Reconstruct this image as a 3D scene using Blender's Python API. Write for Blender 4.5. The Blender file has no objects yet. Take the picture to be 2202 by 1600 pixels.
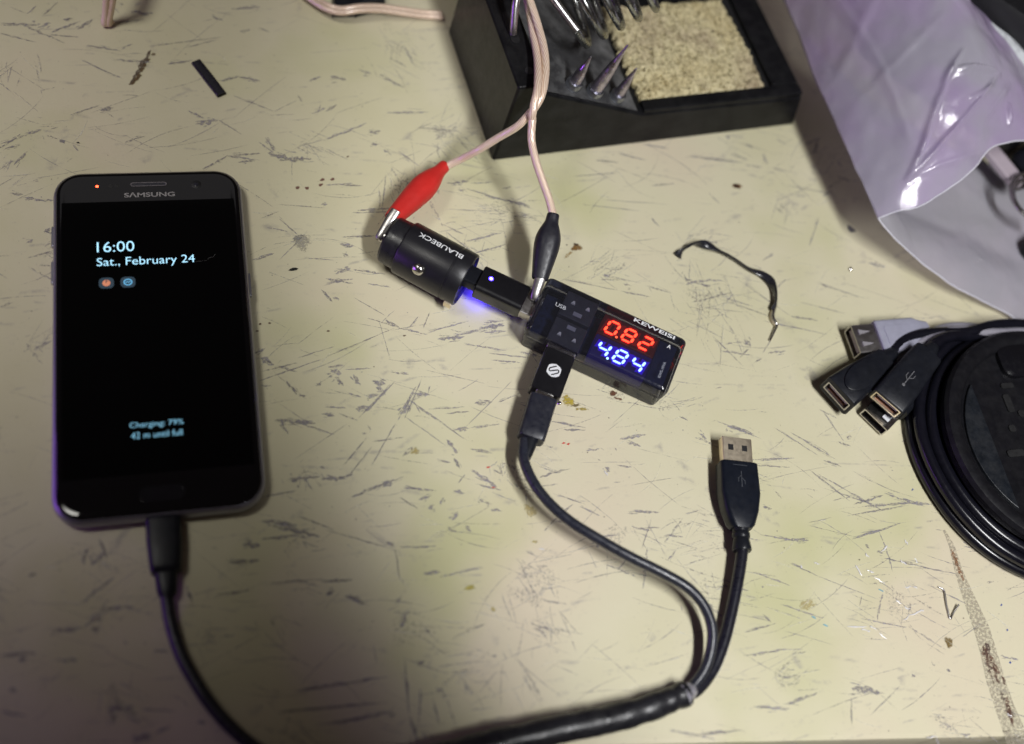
import bpy, math, random
import numpy as np
from mathutils import Matrix, Vector, noise
random.seed(7)
sc = bpy.context.scene
S = 0.001                                        # everything below is written in millimetres
V = lambda *a: np.array(a, float)

# ------------------------------------------------------------------ camera
FPX, CX, CY = 2300.0, 1101.0, 800.0              # focal length and centre of the photograph in its pixels
CAM = V(61.2, -125.2, 366.3)
def _rot():
    p, y, r = [math.radians(a) for a in (28.91, -31.41, 23.98)]
    return np.array(Matrix.Rotation(y, 3, 'Z') @ Matrix.Rotation(p, 3, 'X') @ Matrix.Rotation(r, 3, 'Z'))
RC = _rot()
cam = bpy.data.cameras.new('camera'); camo = bpy.data.objects.new('camera', cam)
sc.collection.objects.link(camo); sc.camera = camo
camo.matrix_world = Matrix.Translation(Vector(CAM * S)) @ Matrix(RC.tolist()).to_4x4()
cam.sensor_width = 36; cam.lens = FPX / 2202 * 36
cam.clip_start = 0.01; cam.clip_end = 20
cam.dof.use_dof = True; cam.dof.focus_distance = 0.420; cam.dof.aperture_fstop = 3.7

def P(u, v, z=0.0):                              # pixel of the photograph -> point at height z
    d = RC @ V((u - CX) / FPX, -(v - CY) / FPX, -1)
    return CAM + d * ((z - CAM[2]) / d[2])

# ------------------------------------------------------------------ world, lamps, exposure
w = bpy.data.worlds.new('World'); sc.world = w; w.use_nodes = True
bg = w.node_tree.nodes['Background']; bg.inputs[0].default_value = (1.0, 0.74, 0.68, 1); bg.inputs[1].default_value = 0.030
sc.cycles.max_bounces = 6; sc.cycles.diffuse_bounces = 3; sc.cycles.glossy_bounces = 3
vs = sc.view_settings; vs.view_transform = 'Standard'; vs.look = 'None'; vs.exposure = 0; vs.gamma = 1; vs.use_curve_mapping = False

def aim(o, loc, target):
    o.location = Vector(V(*loc) * S)
    o.rotation_euler = (Vector(V(*target)) - Vector(V(*loc))).to_track_quat('-Z', 'Y').to_euler()
def spot(name, loc, target, watts, col, cone, blend, radius):
    l = bpy.data.lights.new(name, 'SPOT'); l.energy = watts; l.color = col; l.spot_size = math.radians(cone)
    l.spot_blend = blend; l.shadow_soft_size = radius * S
    o = bpy.data.objects.new(name, l); sc.collection.objects.link(o); aim(o, loc, target)
def area(name, loc, target, watts, col, sx, sy, spread=180):
    l = bpy.data.lights.new(name, 'AREA'); l.energy = watts; l.color = col; l.shape = 'RECTANGLE'; l.size = sx * S; l.size_y = sy * S; l.spread = math.radians(spread)
    o = bpy.data.objects.new(name, l); sc.collection.objects.link(o); aim(o, loc, target)
# the tube lamp over the near right side: a row of lamps along it
for k in range(6):
    spot('tube_lamp', (292 + 8*k, -420 + 52*k, 640), (365, 56, 0), 3.7, (1.0, 1.0, 1.0), 43.5, 0.2, 27)
# the lamp at the back on the left, and a panel light added for the bezel's reflection
spot('back_lamp', (-190, 120, 600), (-10, 172, 0), 8.0, (1.0, 0.98, 0.90), 42, 1.0, 90)
area('added_bezel_panel', (0, 700, 620), (0, 690, 0), 0.13, (1.0, 0.97, 0.97), 560, 262)
# the low purple strip on the left
area('purple_strip', (-560, 60, 80), (100, 60, 30), 0.95, (0.42, 0.13, 1.0), 420, 24)

# ------------------------------------------------------------------ helpers
def lerp(a, b, t): return a + (b - a) * t
def smooth_path(pts, n=8):
    p = [V(*q) for q in pts]; p = [2 * p[0] - p[1]] + p + [2 * p[-1] - p[-2]]; out = []
    for i in range(1, len(p) - 2):
        for k in range(n):
            t = k / n
            out.append(0.5 * (2 * p[i] + (p[i+1] - p[i-1]) * t + (2*p[i-1] - 5*p[i] + 4*p[i+1] - p[i+2]) * t*t + (-p[i-1] + 3*p[i] - 3*p[i+1] + p[i+2]) * t**3))
    out.append(p[-2]); return out

class MB:
    def __init__(s): s.v = []; s.f = []; s.uv = {}
    def box(s, x0, x1, y0, y1, z0, z1):
        b = len(s.v)
        s.v += [V(x, y, z) for z in (z0, z1) for x, y in ((x0, y0), (x1, y0), (x1, y1), (x0, y1))]
        s.f += [[b+i for i in q] for q in ((3,2,1,0), (4,5,6,7), (0,1,5,4), (1,2,6,5), (2,3,7,6), (3,0,4,7))]; return s
    def loft(s, rings, cap0=True, cap1=True):
        n = len(rings[0]); b = len(s.v)
        for r in rings: s.v += [V(*q) for q in r]
        for i in range(len(rings) - 1):
            for j in range(n):
                k = (j + 1) % n
                s.f.append([b+i*n+j, b+i*n+k, b+(i+1)*n+k, b+(i+1)*n+j])
        if cap0: s.f.append([b+j for j in range(n)][::-1])
        if cap1: s.f.append([b+(len(rings)-1)*n+j for j in range(n)])
        return s
    def poly(s, pts):
        b = len(s.v); s.v += [V(*q) for q in pts]; s.f.append(list(range(b, b+len(pts)))); return s
    def tube(s, pts, r, n=12, profile=None, twist=None, caps=True):
        pts = [V(*p) for p in pts]; m = len(pts); b = len(s.v); t = []
        for i in range(m):
            d = pts[min(i+1, m-1)] - pts[max(i-1, 0)]; t.append(d / (np.linalg.norm(d) + 1e-9))
        nrm = np.cross(t[0], V(0, 0, 1));
        if np.linalg.norm(nrm) < 1e-3: nrm = V(1, 0, 0)
        nrm /= np.linalg.norm(nrm); L = 0
        for i in range(m):
            if i: L += np.linalg.norm(pts[i] - pts[i-1])
            nrm = nrm - t[i] * (nrm @ t[i]); nrm /= np.linalg.norm(nrm); bn = np.cross(t[i], nrm)
            rr = float(np.interp(i/max(1, m-1), np.linspace(0, 1, len(r)), r)) if hasattr(r, '__len__') else r; tw = twist[i] if twist is not None else 0
            for j in range(n):
                if profile: a, c = profile[j]
                else: a, c = math.cos(2*math.pi*j/n), math.sin(2*math.pi*j/n)
                a, c = a*math.cos(tw) - c*math.sin(tw), a*math.sin(tw) + c*math.cos(tw)
                s.v.append(pts[i] + rr * (a * nrm + c * bn)); s.uv[len(s.v)-1] = (L, j / n)
        for i in range(m-1):
            for j in range(n):
                k = (j+1) % n; s.f.append([b+i*n+j, b+i*n+k, b+(i+1)*n+k, b+(i+1)*n+j])
        if caps: s.f.append([b+j for j in range(n)][::-1]); s.f.append([b+(m-1)*n+j for j in range(n)])
        return s
    def lathe(s, prof, n=32, axis='x', sy=1.0, sz=1.0, cap0=True, cap1=True):
        rings = []
        for a, r in prof:
            ring = []
            for j in range(n):
                c, d = math.cos(2*math.pi*j/n), math.sin(2*math.pi*j/n)
                ring.append((a, r*c*sy, r*d*sz) if axis == 'x' else (r*c, r*d, a))
            rings.append(ring)
        return s.loft(rings, cap0, cap1)
    def move(s, M, start=0):                      # M: callable on a point
        for i in range(start, len(s.v)): s.v[i] = M(s.v[i])
        return s

def rrect(w, h, r, z, n=6, cx=0, cy=0):           # rounded rectangle ring, ccw
    out = []
    for sx, sy, a0 in ((1, 1, 0), (-1, 1, 90), (-1, -1, 180), (1, -1, 270)):
        for k in range(n + 1):
            a = math.radians(a0 + 90 * k / n)
            out.append((cx + sx*(w/2 - r) + r*math.cos(a), cy + sy*(h/2 - r) + r*math.sin(a), z))
    return out
def yz(ring, x): return [(x, p[0], p[1]) for p in ring]           # ring turned to stand across the x axis

def obj(name, mb, mat, parent=None, bevel=0, seg=2, ang=40, sub=0, smooth=True):
    me = bpy.data.meshes.new(name)
    me.from_pydata([tuple(v * S) for v in mb.v], [], mb.f); me.validate(); me.update()
    if mb.uv:
        uvl = me.uv_layers.new(name='run'); d = np.zeros((len(me.loops), 2))
        for i, l in enumerate(me.loops): d[i] = mb.uv.get(l.vertex_index, (0, 0))
        uvl.data.foreach_set('uv', d.ravel())
    if smooth:
        me.polygons.foreach_set('use_smooth', [True] * len(me.polygons)); me.set_sharp_from_angle(angle=math.radians(ang))
    me.materials.append(mat)
    o = bpy.data.objects.new(name, me); sc.collection.objects.link(o)
    if parent: o.parent = parent
    if bevel:
        m = o.modifiers.new('edge', 'BEVEL'); m.width = bevel * S; m.segments = seg; m.limit_method = 'ANGLE'; m.angle_limit = math.radians(35); m.harden_normals = True
    if sub:
        m = o.modifiers.new('round', 'SUBSURF'); m.levels = sub; m.render_levels = sub
    return o
def tag(o, label, cat, group=None, kind=None):
    if label: o['label'] = label
    if cat: o['category'] = cat
    if group: o['group'] = group
    if kind: o['kind'] = kind
    return o
def thing(name, label, cat, org=(0, 0, 0), x=None, group=None):
    """An Empty at the thing's base; x: direction of its own x axis (3-D)."""
    o = bpy.data.objects.new(name, None); sc.collection.objects.link(o); o.empty_display_size = 0.01
    X = V(1, 0, 0) if x is None else V(*x) / np.linalg.norm(x)
    Y = np.cross(V(0, 0, 1), X); Y /= np.linalg.norm(Y); Z = np.cross(X, Y)
    M = Matrix(np.array([X, Y, Z]).T.tolist()).to_4x4()
    o.matrix_world = Matrix.Translation(Vector(V(*org) * S)) @ M
    o['_f'] = 0; del o['_f']
    FR[o.name] = (V(*org), np.array([X, Y, Z]))
    return tag(o, label, cat, group)
FR = {}
def L(t, p):                                      # world point -> the thing's own axes
    o, m = FR[t.name]; return m @ (V(*p) - o)

_txt = {}
def text(s, width, height, off=0.0, shear=0.0):
    c = bpy.data.curves.new('lettering', 'FONT'); c.body = s; c.offset = off; c.shear = shear; c.resolution_u = 4
    o = bpy.data.objects.new('lettering', c); sc.collection.objects.link(o)
    bpy.context.view_layer.update()
    me = bpy.data.meshes.new_from_object(o.evaluated_get(bpy.context.evaluated_depsgraph_get()))
    vs_ = [V(*v.co) for v in me.vertices]; fs = [list(p.vertices) for p in me.polygons]
    bpy.data.objects.remove(o); bpy.data.curves.remove(c); bpy.data.meshes.remove(me)
    a = np.array(vs_); lo, hi = a.min(0), a.max(0); k = V(width/(hi[0]-lo[0]), height/(hi[1]-lo[1]), 1)
    mb = MB(); mb.v = [(v - V(lo[0], lo[1], 0)) * k for v in vs_]; mb.f = fs; return mb
def stroke(mb, pts, wd, z=0.0, closed=False):
    p = [V(q[0], q[1]) for q in pts]; m = len(p); lft = []; rgt = []
    for i in range(m):
        a = p[(i-1) % m] if (closed or i) else p[i]; b = p[(i+1) % m] if (closed or i < m-1) else p[i]
        d = b - a; d /= np.linalg.norm(d); nn = V(-d[1], d[0]) * wd / 2; lft.append(p[i] + nn); rgt.append(p[i] - nn)
    for i in range(m if closed else m-1):
        k = (i+1) % m; mb.poly([(*lft[i], z), (*rgt[i], z), (*rgt[k], z), (*lft[k], z)])
    return mb

# ------------------------------------------------------------------ materials
def nt(name):
    m = bpy.data.materials.new(name); m.use_nodes = True; t = m.node_tree; return m, t, t.nodes['Principled BSDF']
def ramp(t, src, stops):
    r = t.nodes.new('ShaderNodeValToRGB'); e = r.color_ramp.elements
    while len(e) < len(stops): e.new(0.5)
    for i, (p, c) in enumerate(stops): e[i].position = p; e[i].color = (*c, 1) if len(c) == 3 else c
    t.links.new(src, r.inputs[0]); return r.outputs[0]
def tex(t, kind, scale, coord='Object', detail=4, rough=0.55, stretch=None, rotz=0, **kw):
    tc = t.nodes.new('ShaderNodeTexCoord'); mp = t.nodes.new('ShaderNodeMapping')
    if stretch: mp.inputs['Scale'].default_value = stretch
    mp.inputs['Rotation'].default_value = (0, 0, rotz)
    t.links.new(tc.outputs[coord], mp.inputs[0])
    n = t.nodes.new('ShaderNodeTex' + kind); n.inputs['Scale'].default_value = scale
    if kind == 'Noise': n.inputs['Detail'].default_value = detail; n.inputs['Roughness'].default_value = rough
    for k, v in kw.items(): setattr(n, k, v)
    t.links.new(mp.outputs[0], n.inputs['Vector']); return n
def mat(name, col, rough=0.5, metal=0.0, var=0.0, scale=300, bump=0.0, bscale=2500, coat=0.0, spec=0.5, dust=0.0, dustcol=(0.35, 0.34, 0.33), dscale=180, rvar=0.12):
    m, t, b = nt(name)
    b.inputs['Metallic'].default_value = metal; b.inputs['Coat Weight'].default_value = coat; b.inputs['Specular IOR Level'].default_value = spec
    n = tex(t, 'Noise', scale, detail=5)
    c = ramp(t, n.outputs['Fac'], [(0.3, tuple(x*(1-var) for x in col)), (0.7, tuple(min(1, x*(1+var)) for x in col))])
    if dust:
        n2 = tex(t, 'Noise', dscale, detail=8, rough=0.7)
        mx = t.nodes.new('ShaderNodeMix'); mx.data_type = 'RGBA'; mx.inputs['B'].default_value = (*dustcol, 1)
        f = ramp(t, n2.outputs['Fac'], [(0.42, (0, 0, 0)), (0.75, (dust,)*3)])
        t.links.new(f, mx.inputs['Factor']); t.links.new(c, mx.inputs['A']); c = mx.outputs['Result']
    t.links.new(c, b.inputs['Base Color'])
    rr = ramp(t, tex(t, 'Noise', scale*1.7, detail=6).outputs['Fac'], [(0.3, (max(0.03, rough-rvar),)*3), (0.7, (min(1, rough+rvar),)*3)])
    t.links.new(rr, b.inputs['Roughness'])
    if bump:
        bp = t.nodes.new('ShaderNodeBump'); bp.inputs['Strength'].default_value = bump; bp.inputs['Distance'].default_value = 0.0002
        t.links.new(tex(t, 'Noise', bscale, detail=3).outputs['Fac'], bp.inputs['Height']); t.links.new(bp.outputs[0], b.inputs['Normal'])
    return m
def emit(name, col, s):
    m, t, b = nt(name); b.inputs['Base Color'].default_value = (0, 0, 0, 1); b.inputs['Emission Color'].default_value = (*col, 1); b.inputs['Emission Strength'].default_value = s; return m

M_black = mat('black plastic', (0.009, 0.010, 0.014), 0.32, var=.2, bump=.15, dust=.015, spec=.22, rvar=.05)
M_cable = mat('black cable sheath', (0.010, 0.010, 0.017), 0.30, var=.2, bump=.1, dust=.02, spec=.4, rvar=.05)
M_gloss = mat('glossy black sheath', (0.006, 0.006, 0.010), 0.22, var=.2, spec=.4, rvar=.03)
M_gtube = mat('shrink sleeve', (0.011, 0.011, 0.014), 0.34, var=.3, scale=120, bump=.5, bscale=700, dust=.05, dscale=160, spec=.4)
M_anod = mat('black anodised metal', (0.010, 0.010, 0.013), 0.36, var=.1, bump=.10, bscale=6000, spec=.5, rvar=.03)
M_satin = mat('satin black metal shell', (0.004, 0.004, 0.006), 0.30, var=.1, spec=.9, rvar=.02)
M_steel = mat('bright steel', (0.62, 0.60, 0.58), 0.22, metal=1, var=.05, scale=500, bump=.05, rvar=.05)
M_nickel = mat('dull nickel', (0.50, 0.48, 0.47), 0.34, metal=1, var=.05, scale=400, bump=.05, rvar=.05, bscale=1500)
M_gold = mat('warm nickel shell', (0.80, 0.70, 0.54), 0.42, metal=1, var=.05, scale=400, bump=.05, rvar=.05)
M_dark = mat('dark cavity', (0.006, 0.006, 0.007), 0.6)
M_tongue = mat('grey tongue', (0.30, 0.24, 0.30), 0.45)
M_white = mat('white print', (0.72, 0.73, 0.76), 0.5, var=.15, scale=2500)
M_grey = mat('grey plastic', (0.30, 0.30, 0.38), 0.5, var=.08, bump=.15, dust=.06)
M_greyc = mat('grey cable', (0.26, 0.25, 0.29), 0.42, var=.1)
M_red = mat('red rubber', (0.56, 0.022, 0.018), 0.50, var=.10, scale=90, bump=.2, spec=.4, dust=.03, dustcol=(.7, .2, .18))
M_boot = mat('black rubber', (0.011, 0.011, 0.018), 0.42, var=.15, bump=.15, dust=.06, dscale=90, spec=.4)

def copper():
    m, t, b = nt('clear copper wire')
    uv = t.nodes.new('ShaderNodeUVMap'); uv.uv_map = 'run'; sp = t.nodes.new('ShaderNodeSeparateXYZ'); t.links.new(uv.outputs[0], sp.inputs[0])
    a = t.nodes.new('ShaderNodeMath'); a.operation = 'MULTIPLY'; a.inputs[1].default_value = 0.022; t.links.new(sp.outputs[0], a.inputs[0])
    c = t.nodes.new('ShaderNodeMath'); c.operation = 'ADD'; t.links.new(a.outputs[0], c.inputs[0]); t.links.new(sp.outputs[1], c.inputs[1])
    d = t.nodes.new('ShaderNodeMath'); d.operation = 'MULTIPLY'; d.inputs[1].default_value = 14*6.2832; t.links.new(c.outputs[0], d.inputs[0])
    e = t.nodes.new('ShaderNodeMath'); e.operation = 'SINE'; t.links.new(d.outputs[0], e.inputs[0])
    g = t.nodes.new('ShaderNodeMath'); g.operation = 'MULTIPLY_ADD'; g.inputs[1].default_value = .5; g.inputs[2].default_value = .5; t.links.new(e.outputs[0], g.inputs[0])
    t.links.new(ramp(t, g.outputs[0], [(0.0, (.56, .35, .23)), (.45, (.78, .58, .44)), (1, (.94, .82, .70))]), b.inputs['Base Color'])
    b.inputs['Metallic'].default_value = .2; b.inputs['Roughness'].default_value = .35; b.inputs['Coat Weight'].default_value = .8; b.inputs['Coat Roughness'].default_value = .12
    bp = t.nodes.new('ShaderNodeBump'); bp.inputs['Strength'].default_value = .3; bp.inputs['Distance'].default_value = .0002
    t.links.new(g.outputs[0], bp.inputs['Height']); t.links.new(bp.outputs[0], b.inputs['Normal']); return m
M_copper = copper()

def smoke():                                       # dark see-through case
    m, t, b = nt('smoky clear case'); b.inputs['Base Color'].default_value = (.035, .036, .045, 1); b.inputs['Roughness'].default_value = .5; b.inputs['Specular IOR Level'].default_value = 0
    tr = t.nodes.new('ShaderNodeBsdfTransparent'); tr.inputs[0].default_value = (.66, .67, .74, 1)
    mx = t.nodes.new('ShaderNodeMixShader'); lw = t.nodes.new('ShaderNodeLayerWeight'); lw.inputs[0].default_value = .35
    f = ramp(t, lw.outputs['Facing'], [(0, (.20,)*3), (.8, (.62,)*3)])
    t.links.new(f, mx.inputs[0]); t.links.new(tr.outputs[0], mx.inputs[1]); t.links.new(b.outputs[0], mx.inputs[2])
    gl_ = t.nodes.new('ShaderNodeBsdfGlossy'); n = tex(t, 'Noise', 700, detail=6, rough=.7)
    t.links.new(ramp(t, n.outputs['Fac'], [(.35, (.08,)*3), (.75, (.24,)*3)]), gl_.inputs['Roughness'])
    fr = t.nodes.new('ShaderNodeFresnel'); fr.inputs['IOR'].default_value = 1.52; m2 = t.nodes.new('ShaderNodeMixShader')
    t.links.new(fr.outputs[0], m2.inputs[0]); t.links.new(mx.outputs[0], m2.inputs[1]); t.links.new(gl_.outputs[0], m2.inputs[2])
    t.links.new(m2.outputs[0], t.nodes['Material Output'].inputs[0]); return m
M_smoke = smoke()
M_pcb = mat('circuit board', (0.010, 0.016, 0.050), .4, var=.6, scale=600)

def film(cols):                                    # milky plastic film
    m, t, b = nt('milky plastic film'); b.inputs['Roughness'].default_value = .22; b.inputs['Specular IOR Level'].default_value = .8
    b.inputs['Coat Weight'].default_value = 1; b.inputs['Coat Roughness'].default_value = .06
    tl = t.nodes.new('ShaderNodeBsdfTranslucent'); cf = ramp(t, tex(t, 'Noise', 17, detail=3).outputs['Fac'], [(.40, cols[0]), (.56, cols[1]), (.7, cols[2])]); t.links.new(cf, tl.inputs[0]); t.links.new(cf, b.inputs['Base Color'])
    m1 = t.nodes.new('ShaderNodeMixShader'); m1.inputs[0].default_value = .3
    tr = t.nodes.new('ShaderNodeBsdfTransparent'); tr.inputs[0].default_value = (.94, .92, .96, 1); m2 = t.nodes.new('ShaderNodeMixShader')
    lw = t.nodes.new('ShaderNodeLayerWeight'); lw.inputs[0].default_value = .5
    t.links.new(ramp(t, lw.outputs['Facing'], [(.1, (.48,)*3), (.45, (.62,)*3), (.9, (.95,)*3)]), m2.inputs[0])
    n2 = tex(t, 'Noise', 60, detail=7, rough=.62, stretch=(1, .6, 1), rotz=.5); vo = tex(t, 'Voronoi', 34, stretch=(1, .55, 1), rotz=.6, feature='SMOOTH_F1')
    wob = t.nodes.new('ShaderNodeMix'); wob.data_type = 'VECTOR'; wob.inputs['Factor'].default_value = .02
    src = vo.inputs['Vector'].links[0].from_socket; t.links.new(src, wob.inputs[4]); t.links.new(n2.outputs['Color'], wob.inputs[5]); t.links.new(wob.outputs[1], vo.inputs['Vector'])
    sm = t.nodes.new('ShaderNodeMath'); sm.operation = 'MULTIPLY_ADD'; sm.inputs[1].default_value = .55; t.links.new(vo.outputs['Distance'], sm.inputs[0]); t.links.new(n2.outputs['Fac'], sm.inputs[2])
    bp = t.nodes.new('ShaderNodeBump'); bp.inputs['Strength'].default_value = .5; bp.inputs['Distance'].default_value = .0012
    t.links.new(sm.outputs[0], bp.inputs['Height']); t.links.new(bp.outputs[0], b.inputs['Normal']); t.links.new(bp.outputs[0], b.inputs['Coat Normal'])
    t.links.new(b.outputs[0], m1.inputs[1]); t.links.new(tl.outputs[0], m1.inputs[2])
    t.links.new(tr.outputs[0], m2.inputs[1]); t.links.new(m1.outputs[0], m2.inputs[2]); t.links.new(m2.outputs[0], t.nodes['Material Output'].inputs[0]); return m
M_film = film(((.60, .58, .66), (.62, .52, .72), (.60, .44, .74))); M_film2 = film(((.58, .58, .63), (.62, .60, .68), (.55, .55, .62)))  # upper film: purple light falling on it is painted in as colour patches

# ------------------------------------------------------------------ the bench top
def bench_mat():
    m, t, b = nt('worn cream paint')
    c = ramp(t, tex(t, 'Noise', 9, detail=3).outputs['Fac'], [(.3, (.570, .535, .352)), (.5, (.620, .578, .412)), (.7, (.625, .550, .410))])
    def over(c, fac, col):
        mx = t.nodes.new('ShaderNodeMix'); mx.data_type = 'RGBA'; t.links.new(fac, mx.inputs['Factor']); t.links.new(c, mx.inputs['A']); mx.inputs['B'].default_value = (*col, 1); return mx.outputs['Result']
    # greenish stains, ingrained grey dirt, faint long hairline scratches in a few directions
    c = over(c, ramp(t, tex(t, 'Noise', 11, detail=3).outputs['Fac'], [(.52, (0,)*3), (.72, (.7,)*3)]), (.47, .47, .235))
    c = over(c, ramp(t, tex(t, 'Noise', 260, detail=8, rough=.75, stretch=(.35, 1, 1), rotz=.12).outputs['Fac'], [(.58, (0,)*3), (.78, (.35,)*3)]), (.27, .25, .24))
    for k, (rz, sc_, th) in enumerate(((.1, 42, .020), (-.35, 33, .016), (.75, 27, .013), (1.3, 22, .012))):
        v = tex(t, 'Voronoi', sc_, stretch=(.22, 1, 1), rotz=rz, feature='DISTANCE_TO_EDGE')
        ln = ramp(t, v.outputs['Distance'], [(0, (1,)*3), (th, (0,)*3)])
        br = ramp(t, tex(t, 'Noise', 70 + 11*k, detail=5, rough=.7).outputs['Fac'], [(.54, (0,)*3), (.66, (.55,)*3)])
        mu = t.nodes.new('ShaderNodeMath'); mu.operation = 'MULTIPLY'; t.links.new(ln, mu.inputs[0]); t.links.new(br, mu.inputs[1])
        c = over(c, mu.outputs[0], (.26, .24, .24))
    c = over(c, ramp(t, tex(t, 'Noise', 900, detail=2).outputs['Fac'], [(.70, (0,)*3), (.76, (.5,)*3)]), (.20, .17, .15))
    t.links.new(c, b.inputs['Base Color'])
    t.links.new(ramp(t, tex(t, 'Noise', 120, detail=6, rough=.7).outputs['Fac'], [(.3, (.42,)*3), (.7, (.62,)*3)]), b.inputs['Roughness'])
    b.inputs['Specular IOR Level'].default_value = .32
    bp = t.nodes.new('ShaderNodeBump'); bp.inputs['Strength'].default_value = .30; bp.inputs['Distance'].default_value = .0004
    t.links.new(tex(t, 'Noise', 220, detail=8, rough=.65).outputs['Fac'], bp.inputs['Height']); t.links.new(bp.outputs[0], b.inputs['Normal']); return m
e0, e1 = P(1880, 1592), P(2202, 1585); ed = (e1 - e0) / np.linalg.norm(e1 - e0); en = V(-ed[1], ed[0], 0)
a0, a1 = e0 - ed*520, e0 + ed*420
mb = MB(); ringz = []
for z, ins in ((-22, 0), (-2.0, 0), (-.6, .5), (0, 2.0)):
    q0, q1 = a0 + en*ins, a1 + en*ins
    ringz.append([(*q0[:2], z), (*q1[:2], z), (*(a1 + en*760)[:2], z), (*(a0 + en*760)[:2], z)])
mb.loft(ringz)
bench = obj('workbench_top', mb, bench_mat(), ang=20)
tag(bench, 'cream painted wooden workbench top covered in grey scratches', 'workbench', kind='structure')

# worn-through scratches and stains of the paint, plus painted-on edge highlights, each a ragged patch of its own shape
def scuff_mat():
    m, t, b = nt('worn paint marks and glints'); b.inputs['Roughness'].default_value = .6; b.inputs['Specular IOR Level'].default_value = .3
    at = t.nodes.new('ShaderNodeAttribute'); at.attribute_name = 'tone'; t.links.new(at.outputs['Color'], b.inputs['Base Color'])
    n = tex(t, 'Noise', 900, detail=8, rough=.75); n3 = tex(t, 'Noise', 4200, detail=3)
    ad = t.nodes.new('ShaderNodeMath'); ad.operation = 'MULTIPLY_ADD'; ad.inputs[1].default_value = .35; t.links.new(n3.outputs['Fac'], ad.inputs[0]); t.links.new(n.outputs['Fac'], ad.inputs[2])
    k = t.nodes.new('ShaderNodeMath'); k.operation = 'MULTIPLY_ADD'; k.inputs[1].default_value = 1.0; k.inputs[2].default_value = -.62
    t.links.new(ad.outputs[0], k.inputs[0])
    s2 = t.nodes.new('ShaderNodeMath'); s2.operation = 'MULTIPLY_ADD'; s2.inputs[1].default_value = 4.2; t.links.new(k.outputs[0], s2.inputs[0]); t.links.new(at.outputs['Alpha'], s2.inputs[2]); s2.use_clamp = True
    tr = t.nodes.new('ShaderNodeBsdfTransparent'); mx = t.nodes.new('ShaderNodeMixShader')
    t.links.new(s2.outputs[0], mx.inputs[0]); t.links.new(tr.outputs[0], mx.inputs[1]); t.links.new(b.outputs[0], mx.inputs[2]); t.links.new(mx.outputs[0], t.nodes['Material Output'].inputs[0]); return m
class Marks:
    def __init__(s): s.v = []; s.f = []; s.c = []; s.k = 0
    def z(s): s.k += 1; return .05 + (s.k % 40) * .004
    def strip(s, a, b, wd, col, al, rag=.7, bend=0.0, n=None):         # a, b in millimetres
        a, b = V(*a[:2]), V(*b[:2]); ln = np.linalg.norm(b - a)
        if ln < .05: return
        d = (b - a) / ln; nn = V(-d[1], d[0]); n = n or max(3, min(14, int(ln / .9))); z = s.z(); up = []; dn = []
        for i in range(n + 1):
            t = i / n; env = math.sin(math.pi * min(1, max(0, t))) ** .5
            c = a + d * ln * t + nn * (bend * ln * 4 * t * (1-t) + random.gauss(0, .08) * wd)
            up.append(c + nn * wd * env * (.5 + rag * random.uniform(-.5, .5))); dn.append(c - nn * wd * env * (.5 + rag * random.uniform(-.5, .5)))
        base = len(s.v); s.v += [(*p, z) for p in up] + [(*p, z) for p in dn]; s.c += [(*col, al)] * (2 * n + 2)
        for i in range(n): s.f.append((base+n+1+i, base+n+2+i, base+i+1, base+i))
    def blob(s, c, rx, ry, ang, col, al, rag=.35, n=18, fade=True):
        c = V(*c[:2]); z = s.z(); ca, sa = math.cos(ang), math.sin(ang); base = len(s.v)
        s.v.append((*c, z)); s.c.append((*col, al)); rings = (.6, 1.0)
        ph = [random.uniform(0, 6.28) for _ in range(4)]
        for ri, rr in enumerate(rings):
            for j in range(n):
                t = 2*math.pi*j/n; k = rr * (1 + rag * (.5*math.sin(2*t+ph[0]) + .35*math.sin(3*t+ph[1]) + .3*math.sin(5*t+ph[2]) + random.uniform(-.2, .2)))
                x, y = rx*k*math.cos(t), ry*k*math.sin(t); s.v.append((c[0]+ca*x-sa*y, c[1]+sa*x+ca*y, z)); s.c.append((*col, al if (ri == 0 or not fade) else al - .75))
        for j in range(n):
            k = (j+1) % n; s.f.append((base, base+1+j, base+1+k)); s.f.append((base+1+j, base+1+n+j, base+1+n+k, base+1+k))
    def px(s, x0, y0, x1, y1, wpx, al=.55, col=None, bend=0.0, rag=.8):
        a, b = P(x0, y0), P(x1, y1); s.strip(a, b, wpx / 5.6, col or grey(), al, rag, bend)
def grey():
    g = random.uniform(.75, 1.15); return (.305*g, .285*g, .305*g)
mk = Marks()
def cluster(x0, y0, x1, y1, wpx, al=.26, bend=0.0):
    wpx *= .85                     # a scuff: one ragged wear patch with slivers beside it
    mk.px(x0, y0, x1, y1, wpx, al, bend=bend)
    L_ = math.hypot(x1-x0, y1-y0)
    for _ in range(5):
        t0 = random.uniform(-.1, .6); t1 = t0 + random.uniform(.2, .5); o = random.gauss(0, wpx*.7); nx, ny = -(y1-y0)/L_, (x1-x0)/L_
        mk.px(x0+(x1-x0)*t0+nx*o, y0+(y1-y0)*t0+ny*o, x0+(x1-x0)*t1+nx*o*.7, y0+(y1-y0)*t1+ny*o*.7, wpx*random.uniform(.15, .4), al-.05)
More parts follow.
